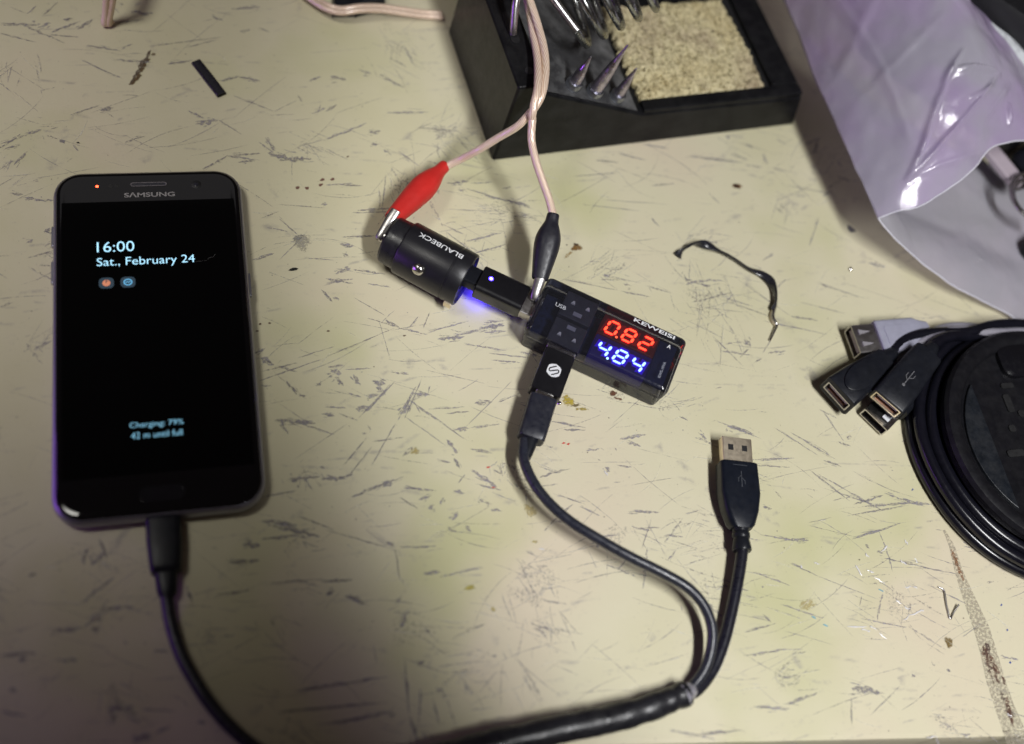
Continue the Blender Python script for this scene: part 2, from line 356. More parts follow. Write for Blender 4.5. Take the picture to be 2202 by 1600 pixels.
for a in ((0,50,85,55,7),(80,60,110,50,8),(110,70,175,45,6),(165,65,200,42,7),(135,42,160,40,6),(90,35,125,5,3),(60,30,80,10,3),(0,72,80,92,3),(105,75,170,80,3),
          (280,25,330,30,9),(250,50,310,42,4),(185,98,262,110,5),(262,104,285,95,4),(240,128,330,135,4),(175,130,265,170,4),(360,138,415,130,6),(320,100,480,80,3),(390,105,470,85,2),
          (515,68,540,65,6),(555,60,580,70,3),(500,20,560,15,8),(455,35,480,45,6),(420,268,470,258,12),(470,258,520,290,3),(405,238,440,255,5),(470,175,515,165,5),(510,165,560,175,6),
          (500,205,590,240,3),(590,240,640,215,2),(640,205,650,220,3),(665,175,690,165,7),(710,165,745,172,10),(770,150,800,160,6),(815,160,870,190,6),(870,100,890,140,4),
          (670,245,700,232,4),(700,240,725,225,5),(690,225,680,250,3),(830,243,925,242,6),(905,275,985,283,6),(790,285,820,282,8),(797,310,813,310,9),(825,322,842,335,7),
          (855,325,905,360,3),(865,330,880,350,2),(700,300,760,278,7),(750,280,790,265,4),(640,315,700,300,2),(555,305,590,330,4),(570,295,592,325,7),(575,330,620,340,14),(600,345,670,342,12),
          (500,335,560,330,5),(435,365,490,335,5),(490,335,560,345,4),(510,350,550,345,7),(270,305,315,292,4),(150,248,215,226,3),(0,310,60,290,3),(55,290,90,278,6),(100,290,125,300,3),
          (128,300,140,308,8),(155,310,170,325,5),(215,238,245,232,9),(30,355,60,325,5),(0,365,30,345,4),(10,320,45,312,4),(20,415,50,418,6),(50,425,75,428,7),(75,430,120,432,5),
          (95,500,108,490,6),(55,525,72,515,8),(95,530,112,522,5),(60,555,115,540,3),(84,570,112,572,3),(0,660,30,650,4),(160,480,195,485,3)):
    cluster(*a)
for a in ((690,180+260,705,440,6),(700,398,760,395,4),(735,398,780,400,4),(770,452,840,448,6),(755,458,850,455,3),(735,510,810,507,5),(830,375,822,450,3),(730,525,760,530,7),(735,545,750,552,8),(600,440,700,448,2),(600,470,640,505,3),
          (540,560,590,545,6),(560,470,600,455,2),(760,580,830,590,5),(700,600,760,610,6),(720,590,755,575,9),(650,555,720,560,2),(790,610,840,618,3),(660,500,600,560,2),
          (960,395,1010,390,8),(1010,395,1060,392,4),(985,410,1000,408,6),(1040,420,1080,430,6),(1000,405,1150,450,4),(1090,430,1140,445,9),(1080,405,1100,402,6),(1100,465,1160,470,3),(960,450,1080,455,2),(945,480,1000,505,3),(960,500,1040,560,4),(1000,520,1080,500,6),(1020,545,1090,525,5),
          (690,622,715,650,5),(700,610,760,600,5),(715,640,730,645,6),(760,640,830,680,2),(790,685,860,705,3),(830,690,860,705,9),(855,705,920,720,4),(880,705,900,680,3),(910,705,925,670,3),(920,715,1010,690,4),(940,730,1000,725,8),(950,730,1085,695,5),
          (1000,740,1090,755,4),(1030,705,1085,700,10),(1040,715,1090,712,6),(1045,695,1085,690,5),(1050,760,1140,770,3),(1060,775,1120,780,4),(555,820,700,770,3),(700,768,850,705,2),(560,800,640,780,3),(815,690,840,775,1.6),(640,770,720,745,2),
          (560,770,590,785,14),(545,760,570,750,7),(600,790,640,800,4),(615,818,640,850,6),(640,850,660,852,3),(680,825,690,830,9),(710,800,735,805,14),(725,815,740,830,12),(760,805,775,830,9),(740,795,800,792,3),(705,790,740,785,4),(840,800,880,806,4),(800,820,830,825,14),(810,832,830,850,9),(745,845,780,855,4),
          (785,852,815,850,10),(765,880,800,878,12),(700,875,745,878,4),(690,890,720,895,8),(730,890,770,905,3),(775,895,850,820,5),(795,880,840,825,3),(855,905,895,830,6),(865,890,880,870,14),(890,850,920,848,10),(885,845,925,850,4),(920,845,925,830,3),(905,820,870,900,3),(880,860,1000,945,4),(890,865,905,890,3),(870,895,960,960,2),
          (920,880,1000,875,3),(1020,868,1060,865,9),(960,890,1010,885,4),(975,925,1010,920,9),(1010,920,1075,912,4),(960,945,980,970,8),(975,965,985,975,9),(940,990,970,995,4),(975,985,990,1010,6),(1010,965,1060,975,5),(1015,1010,1070,1050,9),(1020,1040,1080,1055,4),(1070,865,1110,850,4),(1040,1080,1055,1085,6),(1055,1095,1080,1100,6),
          (780,935,790,930,4),(740,1000,790,940,3),(800,950,870,940,3),(850,910,800,1000,3),(745,1030,800,960,3),(590,905,680,910,10),(640,910,720,935,4),(605,910,620,935,5),(560,830,585,830,3),(620,1030,690,1025,7),(625,1035,640,1030,14),(690,1030,745,1030,9),(720,1030,760,1020,6),(560,1070,640,1055,3),(755,1070,840,1035,6),(800,1050,870,1025,4),(820,1045,845,1040,12),
          (865,1050,940,1055,5),(870,1045,900,1052,4),(860,1070,900,1095,3),(900,1075,930,1065,7),(920,1095,935,1085,10),(945,1085,955,1070,8),(975,1055,1000,1060,7),(970,1120,985,1100,9),(960,1135,985,1145,6),(1000,1130,1015,1145,7),(1030,1075,1040,1080,6),(985,1040,1000,1020,3),
          (560,1120,640,1130,8),(580,1130,690,1155,9),(600,1120,660,1160,10),(640,1110,720,1140,3),(560,1160,650,1150,5),(520,1170,560,1175,12),(490,1210,560,1205,8),(570,1255,700,1245,4),(690,1252,760,1247,6),(460,1280,540,1270,3),(700,1140,840,1180,3),(830,1165,850,1175,7),(860,1178,940,1175,4),(950,1240,1040,1220,4),(910,1235,950,1230,6),(850,1180,860,1250,3),
          (700,1280,720,1270,8),(740,1280,790,1300,10),(850,1300,865,1280,5),(860,1350,875,1320,7),(870,1420,880,1540,5),(895,1430,915,1420,8),(905,1480,900,1560,4),(940,1490,950,1480,9),(930,1500,945,1560,3),(640,1485,840,1455,6),(600,1530,840,1510,5),(700,1560,850,1530,6),(880,1540,900,1600,6)):
    cluster(*a)
for a in ((250,1240,170,1360-60,5),(195,1215,228,1185,9),(110,1360,180,1350,8),(180,1350,220,1320,6),(220,1310,290,1305,7),(195,1350,215,1355,10),(0,1410,80,1405,7),(40,1420,60,1415,9),(120,1420,175,1420,6),(330,1400,365,1402,6),(235,1525,290,1522,9),(240,1520,245,1560,7),(300,1525,380,1530,4),(330,1580,370,1560,4),(20,1480,40,1490,7),(0,1530,60,1540,4),(280,1590,330,1585,12),(400,1260,415,1300,5),(60,1240,80,1235,5),
          (1060,1010,1080,1020,3),(1180,905,1260,920,4),(1210,925,1260,925,5),(1175,960,1190,962,5),(1300,1005,1312,1015,9),(1325,1000,1360,1005,4),(1330,945,1390,935,6),(1345,950,1380,960,5),(1260,970,1290,965,4),(1140,1050,1200,1040,2),(1200,1065,1260,1085,3),(1250,1090,1290,1110,4),(1195,1120,1230,1125,4),(1285,1155,1330,1150,4),(1275,1165,1300,1170,10),(1380,1135,1420,1135,3),(1400,1120,1380,1180,2),
          (1130,1185,1160,1200,4),(1160,1290,1220,1300,3),(1350,1230,1400,1240,2),(1360,1135,1400,1140,5),(1430,1150,1470,1155,4),(1350,1100,1420,1102,6),(1640,1090,1660,1095,6),(1635,1150,1720,1165,4),(1700,1160,1740,1163,7),(1600,990,1710,985,4),(1610,1000,1700,1005,3),(1540,905,1640,945,4),(1570,915,1600,930,9),(1585,920,1620,935,7),(1500,930,1520,945,6),(1460,895,1480,905,3),
          (1740,1010,1830,1080,3),(1760,1020,1900,1100,4),(1800,1060,1880,1085,3),(1665,920,1760,980,3),(1700,930,1800,990,4),(1770,990,1810,1005,5),(1760,880,1800,900,3),(1770,885,1815,950,3),(1800,950,1830,960,4),(1820,940,1830,945,9),(1835,1085,1900,1065,6),(1900,1060,1990,1090,6),(1850,1090,1980,1080,5),(1940,1080,2000,1085,8),(1820,1110,1960,1085,3),(1830,1160,1940,1125,4),(1850,1150,1900,1140,5),
          (1860,1170,1870,1180,6),(1885,1185,1900,1190,5),(2060,1150,2130,1170,6),(2070,1165,2120,1185,8),(1700,1210,1760,1240,3),(1900,1200,2000,1222,4),(1980,1220,2060,1235,3),(1620,1230,1700,1260,3),(1760,1240,1890,1290,2),(1680,1300,1770,1330,3),(1600,1360,1670,1340,3),(1600,1410,1700,1395,4),(1640,1260,1640,1265,5),(1850,1330,1950,1350,3),(2000,1260,2080,1300,3),(2070,1370,2110,1340,2),(1640,1320,1660,1340,4),
          (1620,1520,1700,1525,5),(1690,1515,1760,1490,6),(1830,1480,1900,1490,12),(1870,1540,1935,1475,2),(1830,1500,1832,1560,3),(1960,1450,1970,1455,6),(2035,1440,2045,1445,6),(2150,1410,2190,1420,5),(1500,1580,1600,1570,6),(1440,1570,1540,1590,4)):
    cluster(*a)
for a in ((1230,380,1330,372,3),(1400,400,1450,395,4),(1480,335,1560,345,5),(1500,340,1600,350,6),(1380,310,1440,320,5),(1330,330,1390,345,4),(1280,345,1330,350,6),(1570,330,1610,345,5),(1600,355,1640,360,4),(1660,360,1690,370,4),(1560,290,1570,300,7),(1600,310,1620,320,7),(1640,330,1650,355,5),(1670,300,1690,310,3),(1250,440,1380,455,2),(1300,430,1440,440,2),(1400,470,1420,490,4),(1210,600,1330,625,3),(1330,625,1400,640,3),(1290,590,1380,610,2),(1340,610,1360,615,6),(1390,615,1440,630,3),(1470,590,1480,610,4),(1480,600,1540,625,2),(1540,640,1680,690,2),(1560,640,1620,660,4),
          (1585,600,1700,680,2),(1640,690,1780,720,3),(1700,680,1760,690,5),(1530,720,1600,790,3),(1550,755,1620,765,4),(1560,740,1600,735,3),(1590,770,1610,750,3),(1600,730,1615,745,12),(1670,710,1640,760,2),(1480,690,1560,730,2),(1620,780,1640,770,4),(1650,760,1690,755,5),(1500,660,1600,672,2),(1700,400,1800,420,3),(1750,330,1760,300,6),(1760,470,1740,530,4),(1770,420,1790,410,5),(1800,380,1830,390,5),(1730,310,1770,295,4),(1800,345,1810,360,4),(1865,565,1905,575,8),(1760,610,1850,640,3),(1765,612,1780,616,6),(1690,600,1670,620,3),(1640,560,1665,545,4),(1620,570,1640,580,2),(1720,650,1820,675,2)):
    cluster(*a)
x0, y0, x1, y1 = -40, -40, 2240, 1620
for i in range(420):                                                    # the fine wear all over
    x, y = random.uniform(x0, x1), random.uniform(y0, y1)
    dens = .55 + .45 * noise.noise(Vector((x/260, y/260, 3)))
    if random.random() > dens: continue
    a = random.choice((0.02, 0.08, .3, -.12, -.55, .5, 1.2, .05, -.05)) + random.gauss(0, .18); ln = random.expovariate(1/26) + 5
    wd = random.uniform(.6, 2.2) if random.random() < .88 else random.uniform(2.5, 6)
    mk.px(x, y, x + ln*math.cos(a), y + ln*math.sin(a), wd, random.uniform(-.2, .25), bend=random.gauss(0, .06))
random.seed(31)
for i in range(64):                                                      # worn patches: bundles of fine scratches that cross
    cx_, cy_ = random.uniform(x0, x1), random.uniform(y0, y1); rad = random.uniform(25, 95); base = random.choice((.02, .3, -.12, -.5, .55, 1.1)) + random.gauss(0, .1)
    if random.random() < .6: mk.blob(P(cx_, cy_), rad/9, rad/15, random.uniform(0, 3), (.40, .375, .34), random.uniform(-.45, -.15), rag=.5)
    for q in range(random.randint(8, 30)):
        a = base + random.choice((0, 0, 0, .5, -.6, 1.2)) + random.gauss(0, .07); ln = random.uniform(.25, 1.5)*rad; x = cx_ + random.gauss(0, rad*.55); y = cy_ + random.gauss(0, rad*.4)
        wd = random.uniform(.7, 1.8) if random.random() < .85 else random.uniform(2.5, 6); al = random.uniform(-.15, .32)
        mk.px(x, y, x + ln*math.cos(a), y + ln*math.sin(a), wd, al, bend=random.gauss(0, .03), rag=1)
        if random.random() < .4: mk.px(x+.6, y+wd*.6+.8, x + ln*.8*math.cos(a)+.6, y + ln*.8*math.sin(a)+wd*.6+.8, .9, .25, (.78, .75, .64))  # lit groove edge painted as a pale line beside the scratch
for i in range(520):                                                     # hairlines
    x, y = random.uniform(x0, x1), random.uniform(y0, y1); a = random.choice((.05, .25, .3, -.1, -.4, .6, -.7)) + random.gauss(0, .12); ln = random.uniform(40, 170)
    mk.px(x, y, x + ln*math.cos(a), y + ln*math.sin(a), random.uniform(.6, 1.4), random.uniform(.1, .35), bend=random.gauss(0, .05), rag=1)
for i in range(260):                                                     # pale scratches: highlights on raised paint put into the colour
    x, y = random.uniform(x0, x1), random.uniform(y0, y1); a = random.choice((.05, .3, -.1, -.5, .7, -.9)) + random.gauss(0, .15); ln = random.uniform(15, 90)
    mk.px(x, y, x + ln*math.cos(a), y + ln*math.sin(a), random.uniform(.7, 1.6), random.uniform(.1, .5), (.74, .71, .60), bend=random.gauss(0, .05), rag=1)
for i in range(420):                                                     # specks
    x, y = random.uniform(x0, x1), random.uniform(y0, y1); p = P(x, y); r = random.uniform(.1, .32)
    mk.blob(p, r, r*random.uniform(.5, 1), random.uniform(0, 3), random.choice(((.10, .08, .07), (.16, .12, .09), (.22, .2, .22))), random.uniform(.5, .95), n=8)
B_ = lambda x, y, rx, ry, an, col, al, **k: mk.blob(P(x, y), rx, ry, an, col, al, **k)
brown = (.085, .045, .025)
B_(1240, 533, 2.2, 1.8, .5, (.20, .105, .03), .75); B_(1238, 526, 1.0, .7, 0, (.05, .025, .012), .9); B_(1222, 548, 2.6, .9, .6, (.34, .22, .07), .3)
B_(1585, 401, 2.5, 1.35, -.35, (.16, .075, .03), .8); B_(1583, 400, 1.5, .8, -.35, (.035, .018, .012), 1.2)
B_(1830, 493, 2.0, 1.9, .2, (.13, .12, .125), .95); B_(650, 522, 4.3, 3.6, 0, (.36, .34, .29), .30); B_(640, 512, 2.2, 1.6, .4, (.25, .245, .24), .35)
B_(1222, 862, 2.0, 3.4, .3, (.45, .34, .04), .45); B_(1250, 880, 3.0, .9, -.1, (.36, .28, .06), .35); B_(1238, 872, 2.4, .6, 0, (.16, .12, .05), .55)
B_(1318, 846, 1.7, 1.2, -.4, (.12, .05, .025), .75); B_(1330, 858, 2.2, .5, -.4, (.18, .09, .05), .55)
for x, y in ((640, 404), (660, 405), (690, 398), (715, 386), (693, 387)): B_(x, y, 1.0, .7, .2, (.17, .08, .065), .85, n=10)
for x, y in ((560, 697), (580, 695), (706, 712), (553, 712), (870, 722), (748, 262+75)): B_(x, y, .6, .4, .2, (.10, .05, .035), .9, n=9)
B_(1140, 1098, 2.6, 2.6, 0, (.44, .36, .16), .35); B_(1150, 1165, 1.2, .7, 0, (.45, .38, .14), .4); B_(892, 970, 1.6, 1.8, .4, (.42, .34, .13), .4); B_(1010, 1264, 2.2, .9, 0, (.42, .36, .06), .5); B_(1060, 1310, 1.0, 1.0, 0, (.44, .36, .1), .4)
B_(1735, 1300, 3.4, 2.4, 0, (.46, .38, .17), .3); B_(2040, 1381, 1.9, 1.9, .3, (.18, .12, .035), .65)
for x, y in ((1212, 953), (1222, 955), (1050, 1005), (1062, 1048)): B_(x, y, .8, .35, .2, (.55, .03, .025), .9, n=8)
for x, y in ((1962, 1053), (2153, 1301), (2166, 1355), (2172, 1425)): B_(x, y, .6, .4, .5, (.05, .09, .32), .8, n=8)
for x, y in ((1775, 1345), (1895, 1270), (1750, 1328)): B_(x, y, 1.2, .4, -.6, (.15, .42, .55), .5, n=8)
for x, y, r in ((310, 140, 1.2), (305, 150, 1.2), (298, 163, 1.3), (290, 172, 1.4), (285, 178, 1.2), (318, 130, .9), (330, 117, .8)): B_(x, y, r*1.2, r*.8, .9, (.13, .085, .04), .85)
B_(312, 134, 1.4, .9, .3, (.3, .3, .33), .5)
mk.px(325, 108, 280, 182, 9, .55, (.12, .09, .06)); mk.px(620, 582, 642, 578, 7, 1.0, (.012, .012, .012)); mk.px(164, 307, 172, 309, 4, 1.0, (.012, .012, .012))
# the long scorched scrape at the lower right
pts = [(2030, 1140, 7), (2047, 1175, 15), (2062, 1230, 22), (2085, 1290, 34), (2110, 1350, 42), (2125, 1400, 44), (2140, 1460, 48), (2160, 1520, 50), (2180, 1570, 56), (2190, 1610, 50)]
for (xa, ya, wa), (xb, yb, wb) in zip(pts, pts[1:]):
    A, Bq = P(xa, ya), P(xb, yb); d = (Bq-A)[:2]; d /= np.linalg.norm(d); nn = V(-d[1], d[0]); z = mk.z(); b = len(mk.v)
    mk.v += [(*(A[:2]+nn*wa/12), .045), (*(A[:2]-nn*wa/12), .045), (*(Bq[:2]-nn*wb/12), .045), (*(Bq[:2]+nn*wb/12), .045)]; mk.c += [(.36, .32, .25, .12)]*4; mk.f.append((b, b+1, b+2, b+3))
for k in range(9):
    t = random.random(); mk.px(2044+22*t, 1172+60*t, 2050+24*t, 1196+60*t, random.uniform(4, 9), .12, (.32, .17, .09))
for k in range(26):
    t = random.random(); xx, yy = 2112+58*t + random.gauss(0, 6), 1378+150*t; mk.px(xx, yy, xx+random.uniform(6, 14), yy+random.uniform(18, 42), random.uniform(4, 11), random.uniform(.0, .35), random.choice(((.12, .06, .045), (.17, .09, .06), (.09, .05, .045))))
me = bpy.data.meshes.new('paint_wear_and_glints'); me.from_pydata([(x*S, y*S, z*S) for x, y, z in mk.v], [], mk.f)
ca = me.color_attributes.new('tone', 'FLOAT_COLOR', 'POINT'); ca.data.foreach_set('color', np.array(mk.c, np.float32).ravel())
me.materials.append(scuff_mat()); o = bpy.data.objects.new('paint_wear_and_glints', me); sc.collection.objects.link(o); o.parent = bench; o['kind'] = 'stuff'

# ------------------------------------------------------------------ smartphone (its lower left corner is the origin)
ph = thing('smartphone', 'black smartphone lying face up with lock screen text lit', 'phone', (0, 0, 0))
PW, PH = 69.6, 142.4
def pr_(ins, z, r=10.5): return rrect(PW-2*ins, PH-2*ins, max(2, r-ins), z, 10, PW/2, PH/2)
M_frame = mat('dark phone metal', (.30, .30, .36), .34, metal=.9, var=.05, rvar=.04)
M_glass = mat('black glass', (.003, .003, .004), .05, var=.1, spec=.55, rvar=.01)
obj('body', MB().loft([pr_(3.2, .25), pr_(1.2, .9), pr_(.3, 2.2), pr_(0, 3.6), pr_(0, 5.2), pr_(.35, 6.3), pr_(.9, 6.9), pr_(1.5, 7.15)]), M_frame, ph, ang=60)
glass = obj('front_glass', MB().loft([pr_(1.25, 7.0), pr_(1.35, 7.35), pr_(1.9, 7.65), pr_(2.9, 7.82), pr_(4.2, 7.88)]), M_glass, ph, ang=60)
ZT = 7.9
obj('display', MB().poly(rrect(63.0, 112, .4, ZT+.01, 2, PW/2, 71.5)), mat('dark display', (.0022, .0022, .0024), .06, spec=.12, rvar=.01), ph)
for y0, y1 in ((110.2, 119.0), (94.2, 103.6)):
    obj('volume_button', MB().box(-.75, .6, y0, y1, 3.3, 5.3), M_frame, ph, bevel=.4)
obj('power_button', MB().box(69.0, 70.3, 84.8, 94.8, 3.3, 5.3), M_frame, ph, bevel=.4)
M_chrome = mat('grey trim', (.32, .30, .32), .3, metal=.9)
ear = obj('earpiece', MB().loft([rrect(13.4, 1.9, .94, ZT-.05, 6, 34.8, 135.2), rrect(13.4, 1.9, .94, ZT+.12, 6, 34.8, 135.2), rrect(12.6, 1.2, .58, ZT+.12, 6, 34.8, 135.2), rrect(12.6, 1.2, .58, ZT+.02, 6, 34.8, 135.2)], False, False), M_chrome, ph)
g = MB().box(28.6, 41.0, 134.65, 135.75, ZT-.02, ZT+.03)
obj('grille', g, mat('grille mesh', (.02, .02, .03), .5, bump=.8, bscale=5000), ear)
cm_ = obj('front_camera', MB().lathe([(ZT, 1.9), (ZT+.03, 1.85), (ZT+.03, .01)], 24, 'z').move(lambda p: p + V(52.5, 134.6, 0)), M_dark, ph)
obj('lens', MB().lathe([(ZT+.03, .85), (ZT+.12, .6), (ZT+.15, .01)], 16, 'z').move(lambda p: p + V(52.5, 134.6, 0)), mat('lens glass', (.02, .02, .03), .1), cm_)
for x in (20.9, 23.2): obj('sensor', MB().lathe([(ZT, .85), (ZT+.02, .01)], 16, 'z').move(lambda p: p + V(x, 134.8, 0)), M_dark, ph)
obj('notification_light', MB().lathe([(ZT, .55), (ZT+.05, .45), (ZT+.05, .01)], 12, 'z').move(lambda p: p + V(16, 134.8, 0)), emit('red led', (1, .06, .02), 9), ph)
hb = obj('home_button', MB().loft([rrect(15.0, 5.6, 2.6, ZT-.03, 8, 35.4, 8.0), rrect(15.0, 5.6, 2.6, ZT+.10, 8, 35.4, 8.0), rrect(13.8, 4.6, 2.2, ZT+.10, 8, 35.4, 8.0), rrect(13.8, 4.6, 2.2, ZT+.02, 8, 35.4, 8.0)], False, True), mat('home button', (.008, .008, .010), .10, rvar=.01, spec=.4), ph)
def ptext(name, s, x, y, wd, h, m, off=0.0, z=ZT+.02):
    return obj(name, text(s, wd, h, off).move(lambda p: V(p[0]+x, p[1]+y, z)), m, ph, smooth=False)
ptext('brand_lettering', 'S\u039bMSUNG', 25.7, 129.3, 18.6, 2.2, mat('grey brand print', (.30, .29, .29), .4, var=.1), .022)
M_scr = emit('screen text', (.42, .78, 1.0), 1.35)
ptext('clock_text', '16:00', 15.6, 105.0, 13.2, 4.5, M_scr, -.004)
ptext('date_text', 'Sat., February 24', 15.5, 97.9, 34.8, 4.6, M_scr, -.004)
M_scr2 = emit('dim screen text', (.30, .70, .95), .8)
ptext('charge_text', 'Charging: 79%', 25.4, 32.3, 17.9, 2.6, M_scr2, -.006)
ptext('charge_text', '42 m until full', 25.8, 28.7, 17.0, 2.3, M_scr2, -.006)
for x, kind in ((18.7, 0), (26.2, 1)):
    ic = obj('notification_icon', MB().poly(rrect(5.2, 4.6, 1.6, ZT+.02, 5, x, 91.6)), emit('icon tile', (.05, .11, .17), .35), ph, smooth=False)
    if kind == 0:
        d = MB().poly([(x + 1.4*math.cos(a/9*math.pi), 91.6 + 1.35*math.sin(a/9*math.pi), ZT+.035) for a in range(18)])
        obj('disc', d, emit('orange icon', (.85, .30, .16), .75), ic, smooth=False)
        obj('notch', stroke(MB(), [(x-.1, 91.6), (x-.1, 92.7), (x+.6, 92.2)], .35, ZT+.045), emit('icon notch', (.05, .11, .17), .3), ic, smooth=False)
    else:
        d = stroke(MB(), [(x + 1.35*math.cos(a/9*math.pi), 91.6 + 1.2*math.sin(a/9*math.pi)) for a in range(18)], .42, ZT+.035, True)
        stroke(d, [(x-.75, 91.3), (x-.15, 91.9), (x+.15, 91.35), (x+.75, 91.9)], .35, ZT+.04)
        obj('ring', d, emit('blue icon', (.16, .55, .9), .9), ic, smooth=False)
obj('screen_crack', stroke(MB(), [(50.6, 99.2), (53, 99.4), (54.6, 99.6), (55.5, 100.6), (57.2, 101), (58, 102.3)], .07, ZT+.03), mat('hairline crack', (.12, .12, .12), .5), ph, smooth=False)

# ------------------------------------------------------------------ soldering stand
b0, b1 = P(1058, 347), P(1705, 269); sx_ = (b1 - b0) / np.linalg.norm(b1 - b0)
st = thing('soldering_iron_stand', 'black soldering iron stand with coil holder and sponge tray', 'soldering stand', b0, sx_)
M_stand = mat('stand black enamel', (.006, .006, .007), .34, var=.2, scale=200, bump=.25, bscale=1800, dust=.22, dscale=95, dustcol=(.06, .06, .06), spec=.16, rvar=.05)
M_dusty = mat('dusty black slope', (.030, .030, .032), .62, var=.3, scale=120, bump=.4, bscale=1600, dust=.85, dscale=55, dustcol=(.20, .20, .20))
prof_t = [(2.8, 45.6), (15.0, 45.4), (15.9, 40.0), (66.2, 19.4), (147.5, 18.6)]
def body_ring(y): return [(0, y, 0), (151.5, y, 0)] + [(x, y, z) for x, z in prof_t[::-1]]
obj('body', MB().loft([[(p[0]+1.2*0, -0.0 if p[2] < 5 else 1.1, p[2]) for p in body_ring(0)], [(p[0], 73.5, p[2]) for p in body_ring(0)]]), M_stand, st, bevel=1.3, seg=3)
# the sloping plate, laid on the body between the high block and the tray
sl = lambda x: 40.0 - (x - 15.9) * (40.0 - 19.4) / (66.2 - 15.9)
mb = MB(); rings = []
for y in np.linspace(2.6, 72, 12): rings.append([(x, y, sl(x) + .05) for x in (17.2, 63.5)] + [(x, y, sl(x) + .35) for x in (63.5, 17.2)])
slope = obj('sloping_plate', mb.loft(rings), M_dusty, st)
# the tray: rims round a recess
tr = MB()
tr.box(66.8, 147.2, 1.8, 8.0, 18.3, 21.2); tr.box(133.5, 147.2, 8.0, 66.5, 18.3, 21.2); tr.box(66.8, 147.2, 66.5, 73.0, 18.3, 21.2)
obj('tray_rim', tr, M_stand, st, bevel=.8, seg=3)
obj('tray_floor', MB().box(66.8, 133.5, 8.0, 66.5, 18.35, 18.9), mat('tray floor', (.012, .012, .013), .5), st)
obj('slot', MB().loft([rrect(3.6, 17, 1.7, 45.45, 5, 8.8, 32), rrect(3.6, 17, 1.7, 45.75, 5, 8.8, 32)]), M_dark, st)
obj('screw_hole', MB().lathe([(45.4, 2.0), (45.72, 1.9), (45.72, .01)], 16, 'z').move(lambda p: p + V(9.8, 9.0, 0)), M_dark, st)
# coil holder
dx = V(.85, 0, .527); wy = V(0, 1, 0); ww = V(-.527, 0, .85); c0 = V(40, 39.7, 50); pts = []
for i in range(0, 40*5 + 1):
    a = 2*math.pi*i/40 - 3.4; r = 18 - .25*i/40
    pts.append(c0 + dx*(7.9*(i/40 - .62)) + r*(math.cos(a)*wy + math.sin(a)*ww))
obj('coil_holder', MB().tube(pts, 1.75, 10), mat('coil steel', (.36, .37, .36), .28, metal=1, var=.3, scale=120, dust=.1), st, ang=80)
obj('coil_foot', MB().tube(smooth_path([V(8.5, 28, 46), V(8.6, 30, 50), V(10, 36, 58), V(16, 44, 64), pts[0]]), 1.6, 10), M_nickel, st, ang=80)
# soldering tips, each standing in its hole
M_tip = mat('heat tinted tip', (.46, .42, .50), .33, metal=1, var=.35, scale=260, bump=.2)
M_collar = mat('tip collar', (.40, .42, .47), .35, metal=1, var=.4, scale=300)
def W(t, p): o, m = FR[t.name]; return o + m.T @ V(*p)
for base, apex, r, lab in (((31.2, 8.2, 0), (35.0, 8.4, 51.5), 3.5, 'short bluish soldering tip nearest the high block of the stand'),
                           ((41.6, 7.0, 0), (47.5, 5.2, 60.0), 3.6, 'longest and darkest soldering tip, in the middle of the row'),
                           ((53.8, 7.2, 0), (57.2, 6.6, 43.8), 3.3, 'short soldering tip nearest the sponge')):
    base = (base[0], base[1], sl(base[0]) + .35); A, Bq = W(st, base), W(st, apex)
    d = Bq - A; ln = np.linalg.norm(d)
    t = bpy.data.objects.new('soldering_tip', None); sc.collection.objects.link(t); t.empty_display_size = .01
    t.matrix_world = Matrix.Translation(Vector(A*S)) @ Vector(d).to_track_quat('Z', 'Y').to_matrix().to_4x4(); tag(t, lab, 'soldering tip', 'soldering tips in the stand')
    obj('collar', MB().lathe([(-.9, r), (3.2, r), (3.5, r-.25), (3.5, r-.9), (2.6, r-1.0)], 20, 'z'), M_collar, t)
    obj('shaft', MB().lathe([(2.0, r-.8), (ln*.42, r-1.25), (ln*.60, r-1.75), (ln*.64, r-1.95), (ln*.9, .6), (ln*.985, .34), (ln, .1)], 18, 'z'), M_tip, t, ang=60)
# sponge in the tray
sp = thing('cleaning_sponge', 'rough yellow brown sponge lying in the stand tray', 'sponge', W(st, (66.9, 7.5, 18.9)), sx_)
n1, n2 = 120, 108; mb = MB(); LX, LY = 62.5, 53
for j in range(n2 + 1):
    for i in range(n1 + 1):
        u, v = i/n1, j/n2; x, y = u*LX, v*LY
        ed_ = min(u, 1-u)*LX; ey = min(v, 1-v)*LY; e = min(ed_, ey)
        jag = noise.noise(Vector((x*.35, y*.35, 1)))*1.3 + noise.noise(Vector((x*.9, y*.9, 4)))*.6
        por = noise.noise(Vector((x*.62, y*.42, 9)))*.5 + noise.noise(Vector((x*1.3, y*1.0, 2)))*.5
        por2 = noise.noise(Vector((x*2.1, y*1.6, 12)))
        z = 3.9 + 1.1*noise.noise(Vector((x*.07, y*.07, 5))) + .8*noise.noise(Vector((x*.2, y*.16, 7))) + .75*por + .5*por2 - (1.9 if por < -.32 else 0) - (1.2 if por2 < -.36 else 0)
        if e < 2.0: z -= (2.0 - e)**2 * (.55 + .4*noise.noise(Vector((x*.5, y*.5, 3))))
        x += jag*max(0, 1-ed_/4) * 1.5; y += jag*max(0, 1-ey/4)*1.3*(0 if v < .5 else 1) + (abs(jag)*max(0, 1-ey/4)*1.0 if v < .5 else 0)
        x += -1.2 * v * (u < .5) * (1-2*u)                                   # the left side runs slightly askew
        if u > .5: x -= 3.0 * max(0, v-.35)
        mb.v.append(V(x, y, max(.5, z)))
for j in range(n2):
    for i in range(n1): a = j*(n1+1)+i; mb.f.append([a, a+1, a+n1+2, a+n1+1])
